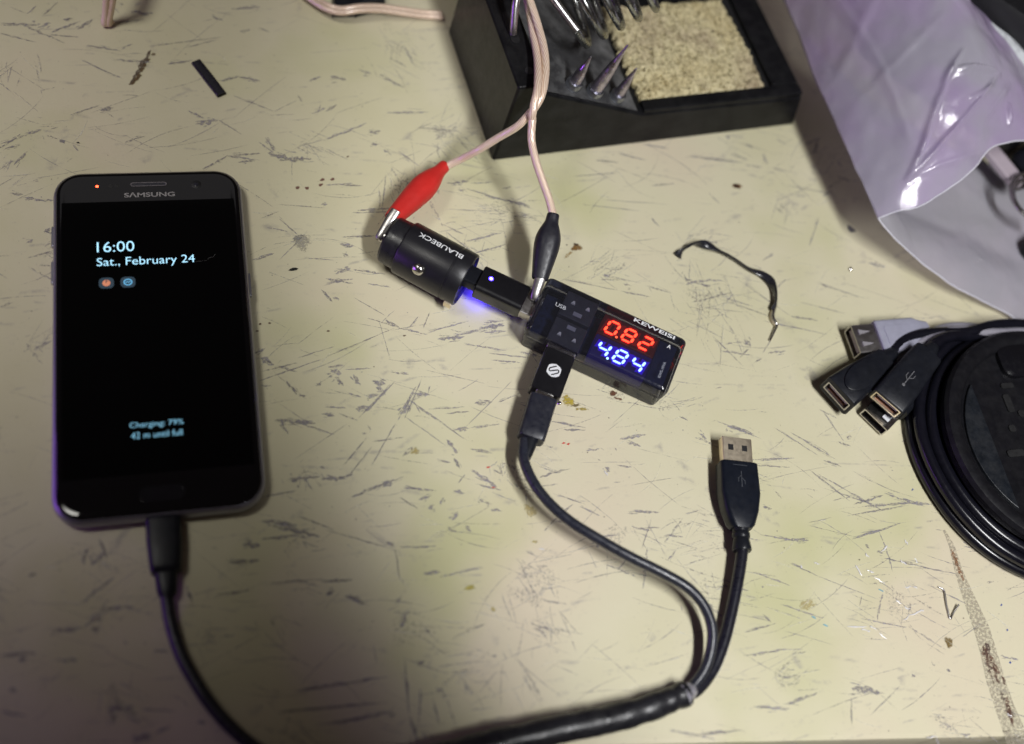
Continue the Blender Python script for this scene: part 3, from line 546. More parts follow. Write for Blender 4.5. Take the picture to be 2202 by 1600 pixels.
rim = [i for i in range(n1+1)] + [(j)*(n1+1)+n1 for j in range(1, n2+1)] + [n2*(n1+1)+i for i in range(n1-1, -1, -1)] + [j*(n1+1) for j in range(n2-1, 0, -1)]
bb = len(mb.v); mb.v += [V(mb.v[k][0], mb.v[k][1], .02) for k in rim]
for k in range(len(rim)): q = (k+1) % len(rim); mb.f.append([rim[q], rim[k], bb+k, bb+q])
m_, t_, b_ = nt('sponge'); b_.inputs['Roughness'].default_value = .9; b_.inputs['Specular IOR Level'].default_value = .2
c_ = ramp(t_, tex(t_, 'Noise', 26, detail=4).outputs['Fac'], [(.3, (.56, .47, .26)), (.5, (.62, .55, .34)), (.68, (.40, .32, .22))])
geo = t_.nodes.new('ShaderNodeNewGeometry')
mx_ = t_.nodes.new('ShaderNodeMix'); mx_.data_type = 'RGBA'; mx_.blend_type = 'MULTIPLY'; mx_.inputs['Factor'].default_value = .75
t_.links.new(c_, mx_.inputs['A']); t_.links.new(ramp(t_, tex(t_, 'Noise', 520, detail=6, rough=.75, stretch=(1, .6, 1)).outputs['Fac'], [(.36, (.30, .26, .20)), (.54, (1, 1, 1))]), mx_.inputs['B'])
t_.links.new(mx_.outputs['Result'], b_.inputs['Base Color'])
obj('foam', mb, m_, sp, ang=50)
for x, y in ((8, 48.5), (14, 26), (15, 36), (48, 33)):
    obj('solder_speck', MB().lathe([(-.4, .3), (0, .55), (.35, .4), (.5, .05)], 10, 'z').move(lambda p: p + V(x, y, 4.1)), M_steel, sp)

# ------------------------------------------------------------------ USB meter
D0 = P(1129, 702, 16); E0 = P(1438, 846, 16); mx3 = (E0 - D0); mx3[2] = 0
mt = thing('usb_meter', 'smoky clear usb meter showing red 0.82 and blue 4.84', 'usb meter', (D0[0], D0[1], 0), mx3)
LXm, LYm = 60.5, 26.6
def cr(ins, z, r=2.0): return rrect(LXm-2*ins, LYm-2*ins, r, z, 4, LXm/2, LYm/2)
case = obj('case', MB().loft([cr(2.0, .15), cr(.9, .8), cr(.35, 8.6), cr(.9, 8.8), cr(.9, 9.1), cr(.15, 9.3), cr(0, 13.6), cr(.12, 14.6), cr(.5, 15.3), cr(1.6, 15.88), cr(2.2, 16.0)]), M_smoke, mt, ang=50)
obj('circuit_board', MB().box(2.2, 58, 2.2, 24.4, 4.5, 6.0), M_pcb, mt)
obj('side_board', MB().box(50.6, 58.0, 2.4, 22.5, 11.5, 12.6), mat('blue board', (.004, .010, .05), .45), mt)
for y0, y1 in ((.6, 12.6), (14.2, 26.0)):
    pt = obj('usb_port', MB().box(9.4, 22.8, y0, y1, 6.2, 12.4), mat('port shell', (.05, .05, .065), .4, var=.2), mt, bevel=.3)
    yc = 5.6 if y0 < 5 else 21.4
    for x in (13.2, 19.5):
        obj('spring_tab', MB().loft([[(x-.9, yc-.7, 12.5), (x+.9, yc-.7, 12.5), (x+.5, yc+.9, 12.5), (x-.3, yc+.9, 12.5)], [(x-.8, yc-.6, 13.2), (x+.8, yc-.6, 13.2), (x+.4, yc+.8, 12.9), (x-.2, yc+.8, 12.9)]]), mat('tab glint', (.75, .75, .78), .4), pt, smooth=False)  # the glint on the tabs is put into a pale colour
    obj('slot', MB().box(14.8, 18.4, (9.4 if y0 < 5 else 16.2), (11.2 if y0 < 5 else 18.0), 12.42, 12.6), mat('port slot', (.3, .3, .36), .5), pt)
M_led = mat('led module face', (.010, .009, .011), .35)
SEG = {'0': 'abcdef', '8': 'abcdefg', '2': 'abged', '4': 'fgbc'}
def segpoly(w, h, s):
    t = 1.16; g = .12; hh = h/2
    def hor(y): return [(g+t*.5, y), (g+t, y+t/2), (w-g-t, y+t/2), (w-g-t*.5, y), (w-g-t, y-t/2), (g+t, y-t/2)]
    def ver(x, y0, y1): return [(x, y0+g+t*.5), (x+t/2, y0+g+t), (x+t/2, y1-g-t), (x, y1-g-t*.5), (x-t/2, y1-g-t), (x-t/2, y0+g+t)]
    q = {'a': hor(h-t/2), 'g': hor(hh), 'd': hor(t/2), 'b': ver(w-t/2, hh-t/2, h), 'c': ver(w-t/2, 0, hh+t/2), 'f': ver(t/2, hh-t/2, h), 'e': ver(t/2, 0, hh+t/2)}[s]
    return [(x + .17*y, y) for x, y in q]
for s, ybase, ym0, ym1, colr, stg, nm in (('082', 14.7, 13.4, 23.2, (1.0, .010, .006), 6.5, 'red'), ('484', 4.1, 2.9, 13.0, (.035, .018, 1.0), 10, 'blue')):
    ld = obj('display_module', MB().box(26.6, 50.4, ym0, ym1, 6.1, 13.0), emit(nm + ' glowing module face', ((.05, .002, .002) if nm == 'red' else (.006, .002, .075)), 1.0), mt, bevel=.3); ld['label'] = nm + ' three digit display'
    em = emit(nm + ' digit', colr, stg)
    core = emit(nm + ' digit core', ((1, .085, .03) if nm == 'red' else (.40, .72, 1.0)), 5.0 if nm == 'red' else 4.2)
    halo = emit(nm + ' diffuser glow', ((.30, .002, .002) if nm == 'red' else (.05, .008, 1.0)), .75)  # glow around the digits, drawn as wider emissive patches
    for i, ch in enumerate(s):
        x = 28.0 + 7.25*i
        for sg in SEG[ch]:
            q = segpoly(5.3, 6.9, sg); obj('segment', MB().loft([[(px+x, py+ybase, 12.95) for px, py in q], [(px+x, py+ybase, 13.12) for px, py in q]]), em, ld, smooth=False)
            cx_, cy_ = np.mean([p[0] for p in q]), np.mean([p[1] for p in q])
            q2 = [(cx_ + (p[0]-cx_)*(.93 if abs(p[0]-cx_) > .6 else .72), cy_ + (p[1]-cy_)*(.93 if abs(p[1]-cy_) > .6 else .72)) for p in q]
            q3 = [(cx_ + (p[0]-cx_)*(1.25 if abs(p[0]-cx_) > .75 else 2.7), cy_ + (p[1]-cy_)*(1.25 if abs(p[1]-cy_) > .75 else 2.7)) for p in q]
            obj('halo_patch', MB().poly([(px+x, py+ybase, 13.02 + .008*'abcdefg'.index(sg)) for px, py in q3]), halo, ld, smooth=False)
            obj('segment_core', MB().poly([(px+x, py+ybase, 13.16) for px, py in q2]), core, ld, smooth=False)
    obj('decimal_point', MB().lathe([(12.95, .55), (13.13, .5), (13.13, .01)], 12, 'z').move(lambda p: p + V(34.1, ybase+.4, 0)), core, ld)
def mtext(name, s, x, y, wd, h, rot=0, off=0.0, m=None):
    c, s_ = math.cos(rot), math.sin(rot)
    obj(name, text(s, wd, h, off).move(lambda p: V(x + c*p[0] - s_*p[1], y + s_*p[0] + c*p[1], 16.03)), m or M_white, mt, smooth=False)
mtext('lettering', 'KEWEISI', 37.6, 23.4, 17.6, 1.75, 0, .02)
mtext('lettering', 'USB', 7.0, 14.4, 4.4, 1.8, 0, .01, mat('worn print', (.40, .41, .45), .5, var=.5, scale=1800))
mtext('lettering', 'A', 53.6, 18.6, 1.5, 1.9, 0, .01)
mtext('lettering', 'KWS-10VA', 55.6, 4.6, 7.6, 1.15, math.pi/2, .01, mat('faint print', (.30, .32, .38), .5, var=.5, scale=1800))
# side plug of the meter
sh = obj('usb_plug', MB().loft([yz(rrect(12, 4.5, .5, 0, 3, 13.9, 9.4), -4.6), yz(rrect(12, 4.5, .5, 0, 3, 13.9, 9.4), .8)]), M_nickel, mt, ang=30)

# the small black adapter with the blue light
la = thing('usb_adapter', 'small satin black usb adapter with glowing blue dot beside the car charger', 'usb adapter', W(mt, (-24.4, 13.9, 0)), mx3)
hs = rrect(12.4, 8.6, 2.2, 0, 8, 0, 9.4)
obj('housing', MB().loft([yz(rrect(11.6, 7.8, 1.9, 0, 8, 0, 9.4), 0), yz(hs, .35), yz(hs, 19.6), yz(rrect(11.6, 7.8, 1.9, 0, 8, 0, 9.4), 19.95)]), M_satin, la, ang=35)
obj('stem', MB().loft([yz(rrect(8.2, 5.6, 1.0, 0, 4, 0, 9.6), -6.0), yz(rrect(8.2, 5.6, 1.0, 0, 4, 0, 9.6), .2)]), M_black, la, ang=35)
obj('indicator_light', MB().lathe([(13.68, 1.0), (13.76, .9), (13.76, .01)], 16, 'z').move(lambda p: p + V(4.3, .8, 0)), emit('blue led', (.06, .03, 1.0), 9), la)
obj('light_core', MB().lathe([(13.75, .62), (13.84, .55), (13.84, .01)], 14, 'z').move(lambda p: p + V(4.3, .8, 0)), emit('blue led core', (.55, .55, 1.0), 3), la)
obj('hidden_glow_box', MB().box(.4, 3.4, -4.6, 2.0, 4.3, 4.9), emit('blue glow box', (.05, .03, 1.0), 22), la)  # added glowing box, tucked under the housing to throw blue on the bench

# ------------------------------------------------------------------ car charger
ca_ = P(875, 531, 12.3); cb_ = P(1001, 599, 12.3); cx3 = cb_ - ca_
ch = thing('car_charger', 'matte black car charger cylinder with white lettering', 'car charger', (ca_[0], ca_[1], 0), cx3)
up = lambda p: p + V(0, 0, 12.3)
ch.scale = (1.0, .91, .91)
obj('barrel', MB().lathe([(-1.2, 10.9), (-.9, 11.9), (-.4, 12.2), (20.2, 12.3), (20.4, 12.05), (20.8, 12.05), (21.0, 12.3), (26.2, 12.3), (26.8, 11.9), (26.9, 11.2), (25.9, 10.6), (25.9, 5.0), (25.0, 4.6)], 64).move(up), M_anod, ch, ang=35)
obj('nose_cap', MB().lathe([(-8.4, 3.2), (-8.6, 7.5), (-8.2, 9.8), (-7.2, 10.7), (-1.0, 11.05)], 56).move(up), mat('nose plastic', (.013, .013, .016), .33, var=.2), ch, ang=30)
obj('contact_pin', MB().lathe([(-12.6, .4), (-12.5, 2.0), (-11.9, 2.9), (-10.9, 3.3), (-8.3, 3.4)], 28).move(up), M_steel, ch, ang=50)
def on_side(x, phi, rise=0): return V(x, (12.3+rise)*math.sin(phi), 12.3 + (12.3+rise)*math.cos(phi))
def dome(x, phi, r, h):
    m = MB().lathe([(-.6, r), (0, r), (h*.55, r*.86), (h*.85, r*.55), (h, .02)], 24, 'z'); c, s = math.cos(phi), math.sin(phi)
    return m.move(lambda p: on_side(x, phi) + V(p[0], p[1]*c + p[2]*s, -p[1]*s + p[2]*c))
for x, phi, r, h in ((9.6, -1.02, 2.6, 1.7), (9.6, 2.1, 2.6, 1.2)):
    obj('side_contact', dome(x, phi, r, h), M_steel, ch, ang=70)
obj('ground_clip', MB().box(23.2, 26.4, -12.55, -11.3, 5.2, 9.0), M_gold, ch, bevel=.4)
tb = text('BLAUBECK', 19.2, 2.5, .012); phi0 = .15
for wd_ in (tb,):
    wd_.move(lambda p: (lambda f: V(22.4 - p[0], 12.36*math.sin(f), 12.3 + 12.36*math.cos(f)))(phi0 - (p[1]-1.25)/12.3))
obj('lettering', tb, M_white, ch, smooth=False)
# ------------------------------------------------------------------ the adapter with the S mark
Af = P(1161, 737, 12.2); An = P(1127, 826, 12.2)
pA = W(mt, (16.6, .6, 0)); pB = W(mt, (17.6, -19.6, 0)); dA = pB - pA
ma = thing('micro_usb_adapter', 'black micro usb adapter with white S hexagon mark plugged into the usb meter', 'usb adapter', pA, dA)
zc = 8.6
obj('plug_shell', MB().loft([yz(rrect(12, 4.5, .5, 0, 3, 0, zc+1.2), -2.4), yz(rrect(12, 4.5, .5, 0, 3, 0, zc+1.2), 2.2)]), M_steel, ma, ang=30)
hs = rrect(12.2, 7.6, 1.0, 0, 5, 0, zc)
obj('housing', MB().loft([yz(rrect(11.4, 6.8, .8, 0, 5, 0, zc), 1.6), yz(hs, 2.0), yz(hs, 20.2), yz(rrect(11.4, 6.8, .8, 0, 5, 0, zc), 20.6)]), M_satin, ma, ang=35)
# mark: seen by the reader it stands upright towards the far side, so its "up" is the adapter's -x
def mk_pt(q): return (10.8 - q[1]*3.0, q[0]*3.0)
hx = [(0.0, 1.0), (-.55, .80), (-.86, .52), (-.90, 0), (-.86, -.52), (-.55, -.80), (0, -1.0), (.55, -.80), (.86, -.52), (.90, 0), (.86, .52), (.55, .80)]
zt = zc + 3.8
mkp = obj('emblem', MB().poly([(*mk_pt(q), zt+.03) for q in hx]), M_white, ma, smooth=False)
s_ = stroke(MB(), [mk_pt(q) for q in [(.14, .74), (-.58, .16), (-.64, -.06), (-.56, -.26), (-.40, -.26), (.40, .26), (.56, .26), (.64, .06), (.58, -.16), (-.14, -.74)]], .52, zt+.06)
obj('emblem_stripe', s_, M_satin, mkp, smooth=False)
# ------------------------------------------------------------------ the Y cable (one thing, joined in the sleeve)
yc = thing('usb_splitter_cable', 'black y shaped usb cable joined in a thick taped sleeve', 'usb cable', P(1475, 1492))
def LT(t, pts): return [L(t, p) for p in pts]
def oriented(t, mb, a, b):                        # mesh built along x -> from world point a towards b, in thing t's axes
    X = b - a; X /= np.linalg.norm(X); Y = np.cross(V(0, 0, 1), X); Y /= np.linalg.norm(Y); Z = np.cross(X, Y)
    o, m = FR[t.name]; return mb.move(lambda p: m @ (a + X*p[0] + Y*p[1] + Z*p[2] - o))
# plug in the phone
a = V(35.0, 1.0, 4.0); b = V(35.3, -30, 3.6)
obj('micro_plug', oriented(yc, MB().loft([yz(rrect(w_, h_, r_, 0, 5), x) for x, w_, h_, r_ in ((1.2, 10.6, 6.4, 1.6), (1.5, 11.4, 7.2, 2), (9, 11.4, 7.4, 2), (17.5, 10.2, 7.2, 2), (19.6, 9.6, 6.6, 2), (20.0, 7.4, 5.6, 2), (26, 6.4, 5.4, 2.4), (27.6, 5.4, 5.0, 2.4))]), a, b), M_black, yc, ang=50)
cab = [V(35.2, -25, 3.5)] + [P(x, y, z) for x, y, z in ((360, 1295, 3), (369, 1345, 2.4), (388, 1405, 2.3), (418, 1462, 2.3), (457, 1520, 2.3), (503, 1570, 2.3), (556, 1612, 2.3), (650, 1660, 2.3), (760, 1680, 2.6), (860, 1655, 4))]
obj('cable', MB().tube(smooth_path(LT(yc, cab)), 2.15, 12), M_cable, yc, ang=80)
sl_pts = smooth_path(LT(yc, [P(x, y, z) for x, y, z in ((1476, 1491, 4.4), (1440, 1505, 4.8), (1380, 1527, 5), (1300, 1548, 5), (1200, 1568, 5.2), (1100, 1590, 5.4), (1000, 1615, 5.4), (900, 1645, 5), (830, 1660, 4.4))]), 10)
rr = [4.3 + .5*noise.noise(Vector((i*.22, 0, 0))) + .3*noise.noise(Vector((i*.7, 3, 0))) + .5*min(1, i/30) for i in range(len(sl_pts))]; rr[-1] = 2.6
mb = MB().tube(sl_pts, rr, 20)
for i, p in enumerate(mb.v): mb.v[i] = p + V(0, 0, 1)*0 + .28*V(*noise.noise_vector(Vector(p*.16)))
obj('sleeve', mb, M_gtube, yc, ang=80)
cA = [(1470, 1494, 4.5), (1494, 1470, 4.8), (1517, 1436, 6.0), (1530, 1390, 8), (1530, 1345, 9.5), (1512, 1300, 10.5), (1478, 1263, 11.5), (1425, 1232, 12.5), (1350, 1195, 13), (1280, 1155, 13), (1222, 1118, 12.5), (1175, 1075, 12), (1143, 1030, 11), (1126, 985, 9.6), (1127, 945, 8.9)]
obj('cable', MB().tube(smooth_path(LT(yc, [P(*p) for p in cA])), 1.95, 12), mat('dark grey cable', (.018, .020, .030), .32, var=.15, dust=.03, spec=.45), yc, ang=80)
o6 = P(1584, 1000, 6.2); dB = P(1581, 945, 6.2) - P(1596, 1178, 6.2); dB /= np.linalg.norm(dB); aB = o6 + V(0, 0, -.2)
cBp = [P(*p) for p in [(1470, 1498, 4.0), (1500, 1482, 3.2), (1532, 1440, 2.8), (1556, 1380, 3.4), (1574, 1308, 4.4), (1588, 1238, 5.4)]] + [aB - dB*34.4, aB - dB*31]
cbp = smooth_path(LT(yc, cBp)); obj('cable', MB().tube(cbp, 2.3, 12), M_cable, yc, ang=80)
# foil and glue where the two cables enter the sleeve
mb = MB().tube(smooth_path(LT(yc, [P(1468, 1494, 5), P(1482, 1486, 5), P(1494, 1478, 4)])), [4.1, 4.3, 4.2, 4, 3.9, 3.6, 3.5, 3.3, 3.1, 2.9, 2.7, 2.5, 2.2, 2, 1.8, 1.5, 1.2], 14)
for i, p in enumerate(mb.v): mb.v[i] = p + .5*V(*noise.noise_vector(Vector(p*.7)))
obj('foil_wrap', mb, mat('crumpled foil', (.45, .44, .50), .35, metal=.6, var=.3, scale=600, bump=.6, bscale=900), yc, ang=30)
# printing along the cable: small worn white marks
pm = MB()
for k in range(22):
    i = 14 + int(k*1.05); 
    if i+1 >= len(cbp): break
    p = cbp[i]; d = cbp[i+1]-cbp[i]; d /= np.linalg.norm(d); side = V(d[1], -d[0], 0); side /= np.linalg.norm(side)
    c = p + d*random.uniform(0, .6); nrm = side*.86 + V(0, 0, .5); bi = np.cross(d, nrm)
    for q in range(2):
        l_ = random.uniform(.35, .8); h_ = random.uniform(.3, .55); cc = c + d*q*1.0 + nrm*2.33
        pm.poly([cc, cc+d*l_, cc+d*l_+bi*h_, cc+bi*h_])
obj('cable_print', pm, M_white, yc, smooth=False)
# plug in the S adapter
aP = W(ma, (20.4, 0, zc)); bP = P(1136, 960, 8.2) ; bP = aP + (bP - aP)
obj('plug_shell', oriented(yc, MB().loft([yz(rrect(7.2, 2.6, .6, 0, 3, 0, 1.6), -.4), yz(rrect(7.2, 2.6, .6, 0, 3, 0, 1.6), 2.2)]), aP, bP), M_steel, yc, ang=30)
obj('micro_plug', oriented(yc, MB().loft([yz(rrect(w_, h_, r_, 0, 5), x) for x, w_, h_, r_ in ((1.4, 9.8, 6.0, 1.2), (1.7, 10.6, 7.0, 1.5), (15.5, 10.4, 7.2, 1.6), (19.0, 10.2, 7.0, 1.6), (19.5, 9.4, 6.4, 1.6))]), aP, bP), mat('micro plug rubber', (.014, .015, .024), .36, var=.1, dust=.04, spec=.4), yc, ang=40)
obj('strain_relief', oriented(yc, MB().loft([yz(rrect(w_, w_*.9, w_*.4, 0, 5), x) for x, w_ in ((19.4, 6.0), (22, 5.6), (25.5, 4.8), (27, 4.2))]), aP, bP), M_black, yc, ang=40)
# USB A plug
def prB(mb): return oriented(yc, mb, aB, aB + dB)
shl = obj('plug_shell', prB(MB().loft([yz(rrect(12, 4.5, .4, 0, 3), -2), yz(rrect(12, 4.5, .4, 0, 3), 10.6), yz(rrect(11.2, 3.7, .3, 0, 3), 10.6), yz(rrect(11.2, 3.7, .3, 0, 3), 1)], True, True)), M_gold, yc, ang=30)
for y in (-2.8, 2.8): obj('window', prB(MB().box(5.2, 7.6, y-1.05, y+1.05, 2.18, 2.31)), M_dark, shl)  # dark slabs stand in for the shade inside the shell's holes
obj('tongue', prB(MB().box(1, 10.0, -5.4, 5.4, -1.7, .1)), M_white, shl)
obj('plug_body', prB(MB().loft([yz(rrect(w_, h_, r_, 0, 5), x) for x, w_, h_, r_ in ((.4, 14.0, 7.0, 1.4), (0, 15.0, 8.0, 1.8), (-12, 15.6, 8.4, 1.8), (-19, 13.6, 8.2, 2.2), (-24.5, 10.2, 7.4, 2.4), (-26.0, 7.6, 6.6, 2.2))]).move(lambda p: p + V(0, .2*0, 0))), mat('plug rubber', (.006, .008, .014), .33, var=.15, bump=.1, dust=.012, spec=.22, rvar=.05), yc, ang=45)
obj('strain_relief', prB(MB().lathe([(-25.5, 3.3), (-27, 3.0), (-27.6, 3.4), (-29.0, 3.4), (-29.6, 3.0), (-30.4, 3.2), (-33.6, 3.7), (-34.4, 3.4), (-34.5, 2.3)], 20)), M_black, yc, ang=40)
tm = MB(); zz = 4.24
stroke(tm, [(-1.6, -2.6), (-1.6, 3.2)], .3, zz); stroke(tm, [(-4, 0), (-10.5, 0)], .35, zz); stroke(tm, [(-5.6, 0), (-7, 1.3), (-8.5, 1.3)], .3, zz); stroke(tm, [(-6.6, 0), (-8, -1.3), (-9.3, -1.3)], .3, zz)
obj('emblem', prB(tm), mat('moulded mark', (.05, .055, .065), .35), yc, smooth=False)

# ------------------------------------------------------------------ the clip lead: twin clear copper wire, red and black crocodile clips
cl = thing('clip_lead', 'twin clear copper wire ending in red and black crocodile clips', 'clip lead', P(1140, 255, 0))
ctr = smooth_path([P(*p) for p in ((960, -430, 4), (1040, -270, 30), (1105, -110, 62), (1128, -30, 56), (1150, 55, 51.5), (1164, 125, 50), (1162, 190, 49.6), (1148, 232, 46), (1140, 252, 43))], 14)
hA, hB = [], []
for i, p in enumerate(ctr):
    d = ctr[min(i+1, len(ctr)-1)] - ctr[max(0, i-1)]; d /= np.linalg.norm(d); s1 = np.cross(d, V(0, 0, 1)); s1 /= np.linalg.norm(s1); s2 = np.cross(s1, d)
    a = (i-28)*.062 + .3; e = 1.62*(s1*math.cos(a) + s2*math.sin(a)); hA.append(p+e); hB.append(p-e)
redw = smooth_path([hA[-1] + 0*V(1, 1, 1)] + [P(*p) for p in ((1112, 272, 38), (1070, 297, 30), (1030, 322, 23), (990, 343, 14), (956, 360, 9.8), (948, 368, 9.6))], 8)
blkw = smooth_path([hB[-1]] + [P(*p) for p in ((1143, 300, 38.5), (1152, 345, 35), (1167, 390, 31.5), (1181, 430, 28.5), (1189, 462, 26.5), (1190, 472, 26))], 8)
obj('wire', MB().tube(LT(cl, hA[:-1] + redw), 1.6, 14), M_copper, cl, ang=80); obj('wire', MB().tube(LT(cl, hB[:-1] + blkw), 1.6, 14), M_copper, cl, ang=80)
def clip(a, b, tip, m, nm, prof, lab):
    cp = bpy.data.objects.new('crocodile_clip', None); sc.collection.objects.link(cp); cp.parent = cl; cp.empty_display_size = .005; cp['label'] = lab
    ln = np.linalg.norm(b - a); mbb = MB(); rings = []
    for t, w_, h_ in prof: rings.append(yz(rrect(w_, h_, min(w_, h_)*.46, 0, 6), t*ln))
    rings.append(yz(rrect(prof[-1][1]*.72, prof[-1][2]*.72, min(prof[-1][1:])*.33, 0, 6), 1.003*ln)); rings.append(yz(rrect(prof[-1][1]*.62, prof[-1][2]*.62, min(prof[-1][1:])*.28, 0, 6), .97*ln))
    rings.insert(0, yz(rrect(prof[0][1]*.8, prof[0][2]*.8, min(prof[0][1:])*.36, 0, 6), .4)); rings.insert(0, yz(rrect(prof[0][1]*.74, prof[0][2]*.74, min(prof[0][1:])*.33, 0, 6), 3))
    obj('boot', oriented(cl, mbb.loft(rings), a, b), m, cp, ang=60, sub=1)
    d = tip - a; jl = np.linalg.norm(d)
    for zs in (1, -1):
        r0 = [(-.5*0-3, y, zs*z) for y, z in ((-2.2, .9), (-2.2, 2.2), (-1.2, 2.9), (1.2, 2.9), (2.2, 2.2), (2.2, .9))]
        def rg(x, k, zz): return [(x, y*k, zs*(z*k) + zs*zz) for y, z in ((-2.2, .5), (-2.2, 2.0), (-1.2, 2.7), (1.2, 2.7), (2.2, 2.0), (2.2, .5))]
        jw = obj('jaw', oriented(cl, MB().loft([rg(-4, .9, .3), rg(0, .95, .1), rg(jl*.6, .8, -.1), rg(jl*.86, .72, 0), rg(jl, .55, -.1)]), a, tip), M_nickel, cp, bevel=.25)
        te = MB()
        for k in range(4):
            x = jl*(.35 + .16*k); te.loft([[(x-.5, y, zs*.5) for y in (-1.5,)] + [(x+.5, -1.5, zs*.5), (x+.5, -1.0, zs*.5), (x-.5, -1.0, zs*.5)], [(x-.05, -1.5, -zs*.2), (x+.05, -1.5, -zs*.2), (x+.05, -1.0, -zs*.2), (x-.05, -1.0, -zs*.2)]])
        obj('teeth', oriented(cl, te, a, tip), M_nickel, jw, smooth=False)
redp = [(0, 6.6, 6.0), (.08, 7.2, 6.6), (.25, 8.8, 7.8), (.45, 10.4, 9.2), (.58, 10.9, 9.6), (.70, 9.8, 8.8), (.80, 7.4, 7.0), (.87, 5.6, 5.6), (.92, 5.2, 5.2), (1.0, 5.3, 5.3)]
clip(P(841, 473, 14.5), P(957, 356, 9.5), P(813, 516, 11.6), M_red, 'red', redp, 'red rubber clip gripping the pin of the car charger')
clip(P(1160, 603, 16.5), P(1190, 460, 27), P(1147, 646, 12.4), M_boot, 'black', [(t, w_*.97, h_*.97) for t, w_, h_ in redp], 'black rubber clip gripping the plug of the usb meter')

# other bits of copper wire at the top
sw = thing('speaker_wire', 'flat twin copper wire with its cut end pointing at the soldering stand', 'wire', P(760, 30))
mid = smooth_path([P(*p) for p in ((420, -260, 2), (520, -140, 3), (600, -60, 4), (672, -4, 5), (705, 16, 6), (735, 23, 6.5), (775, 18, 7), (820, 18, 6), (870, 25, 4.2), (915, 31, 2.6), (950, 33, 2.2))], 8)
for sgn in (-1, 1):
    pp = []
    for i, p in enumerate(mid):
        d = mid[min(i+1, len(mid)-1)] - mid[max(0, i-1)]; s1 = np.cross(d, V(0, 0, 1)); s1 /= np.linalg.norm(s1); pp.append(p + s1*sgn*1.15)
    obj('wire', MB().tube(LT(sw, pp), 1.35, 12), M_copper, sw, ang=80)
lw_ = thing('wire_loop', 'bent end of clear copper wire hanging in at the top left', 'wire', P(230, 50))
for k, dx_ in enumerate((-8, 8)):
    obj('wire', MB().tube(smooth_path(LT(lw_, [P(*p) for p in ((330+dx_, -330, 2), (270+dx_, -180, 26), (238+dx_, -60, 26), (236+dx_*.9, -10, 16), (232+dx_*.6, 28, 7), (229+dx_*.5, 50, 2.2), (236+dx_*.4, 46, 1.6))])), 1.5, 12), M_copper, lw_, ang=80)
bp_ = thing('black_clamp', 'small black clamp under the copper wire at the top edge', 'clamp', P(780, 32), P(850, -10) - P(720, 25))
obj('jaw', MB().loft([[(-13, -4, 0), (12, -6, 0), (16, 4, 0), (-10, 5, 0)], [(-12, -3, 4), (12, -5, 5), (15, 4, 5), (-9, 4.5, 4)]]).move(lambda p: p + V(0, 7, 0)), M_black, bp_, bevel=.8)
obj('prong', MB().loft([[(-14, 1.5, 0), (-5, -1.5, 0), (-4, -.4, 0), (-13, 2.8, 0)], [(-14, 1.5, 2.4), (-5, -1.5, 2.0), (-4, -.4, 2), (-13, 2.8, 2.4)]]).move(lambda p: p + V(0, 1.5, 0)), M_black, bp_, bevel=.3)
obj('prong', MB().box(-6, 3, -1.2, .6, 0, 2.2).move(lambda p: p + V(1.5, .5, 0)), M_dark, bp_, bevel=.3)
obj('lever', MB().loft([[(-4, 6, 5), (22, 5, 5), (24, 13, 5), (-2, 14, 5)], [(-4, 6, 9), (22, 5, 10), (24, 13, 10), (-2, 14, 9)]]), M_black, bp_, bevel=1)

# ------------------------------------------------------------------ scraps
hs_ = thing('heat_shrink_offcut', 'short flat offcut of black heat shrink tube', 'offcut', P(449, 171), P(474, 205) - P(422, 138))
hl = np.linalg.norm(P(476, 207) - P(420, 136))/2
obj('tube', MB().loft([yz(rrect(4.3, 1.5, .7, 0, 4, 0, .8), -hl), yz(rrect(4.5, 1.7, .8, 0, 4, 0, .88), 0), yz(rrect(4.3, 1.6, .75, 0, 4, 0, .82), hl), yz(rrect(3.4, .9, .4, 0, 4, 0, .8), hl), yz(rrect(3.4, .9, .4, 0, 4, 0, .8), hl-2)]), mat('shrink tube', (.007, .006, .012), .28), hs_, ang=50)
tw = thing('wire_scrap', 'twisted black ribbon wire scrap with bare tinned end', 'wire scrap', P(1560, 548))
rp = smooth_path(LT(tw, [P(*p) for p in ((1457, 551, .9), (1468, 538, 1.0), (1480, 528, 2.2), (1498, 523, 3.0), (1520, 527, 2.6), (1545, 538, 1.8), (1575, 555, 1.4), (1610, 577, 1.4), (1640, 590, 1.6), (1658, 606, 2.4), (1667, 630, 3.0), (1668, 652, 2.2), (1662, 668, 1.5))]), 6)
twi = []
for i in range(len(rp)):
    t = i/(len(rp)-1); twi.append(1.6*math.sin(t*9)*(1-t)*1.6 + (2.2*max(0, t-.72)/.28))
prof = [(1.85*math.cos(2*math.pi*j/12), .58*math.sin(2*math.pi*j/12)*(1 + .3*abs(math.cos(2*math.pi*j/12)))) for j in range(12)]
mb = MB().tube(rp, 1.0, 12, profile=prof, twist=twi); mn = min(v[2] for v in mb.v)
for i, v in enumerate(mb.v): mb.v[i] = V(v[0], v[1], max(.1, v[2]))
obj('ribbon', mb, mat('ribbon insulation', (.012, .012, .018), .26, var=.2, dust=.05), tw, ang=60)
obj('bare_end', MB().tube(smooth_path(LT(tw, [P(*p) for p in ((1664, 664, 1.6), (1662, 680, 1.8), (1667, 692, 1.6), (1670, 700, 1.2), (1664, 714, .9), (1655, 733, .6))])), [.75]*10 + [.7]*10 + [.6]*6 + [.55]*5, 10), M_steel, tw, ang=80)
obj('bare_end', MB().tube(smooth_path(LT(tw, [P(*p) for p in ((1661, 666, 1.4), (1657, 680, 1.0), (1661, 692, .8), (1667, 700, .8))])), .5, 8), M_gold, tw, ang=80)
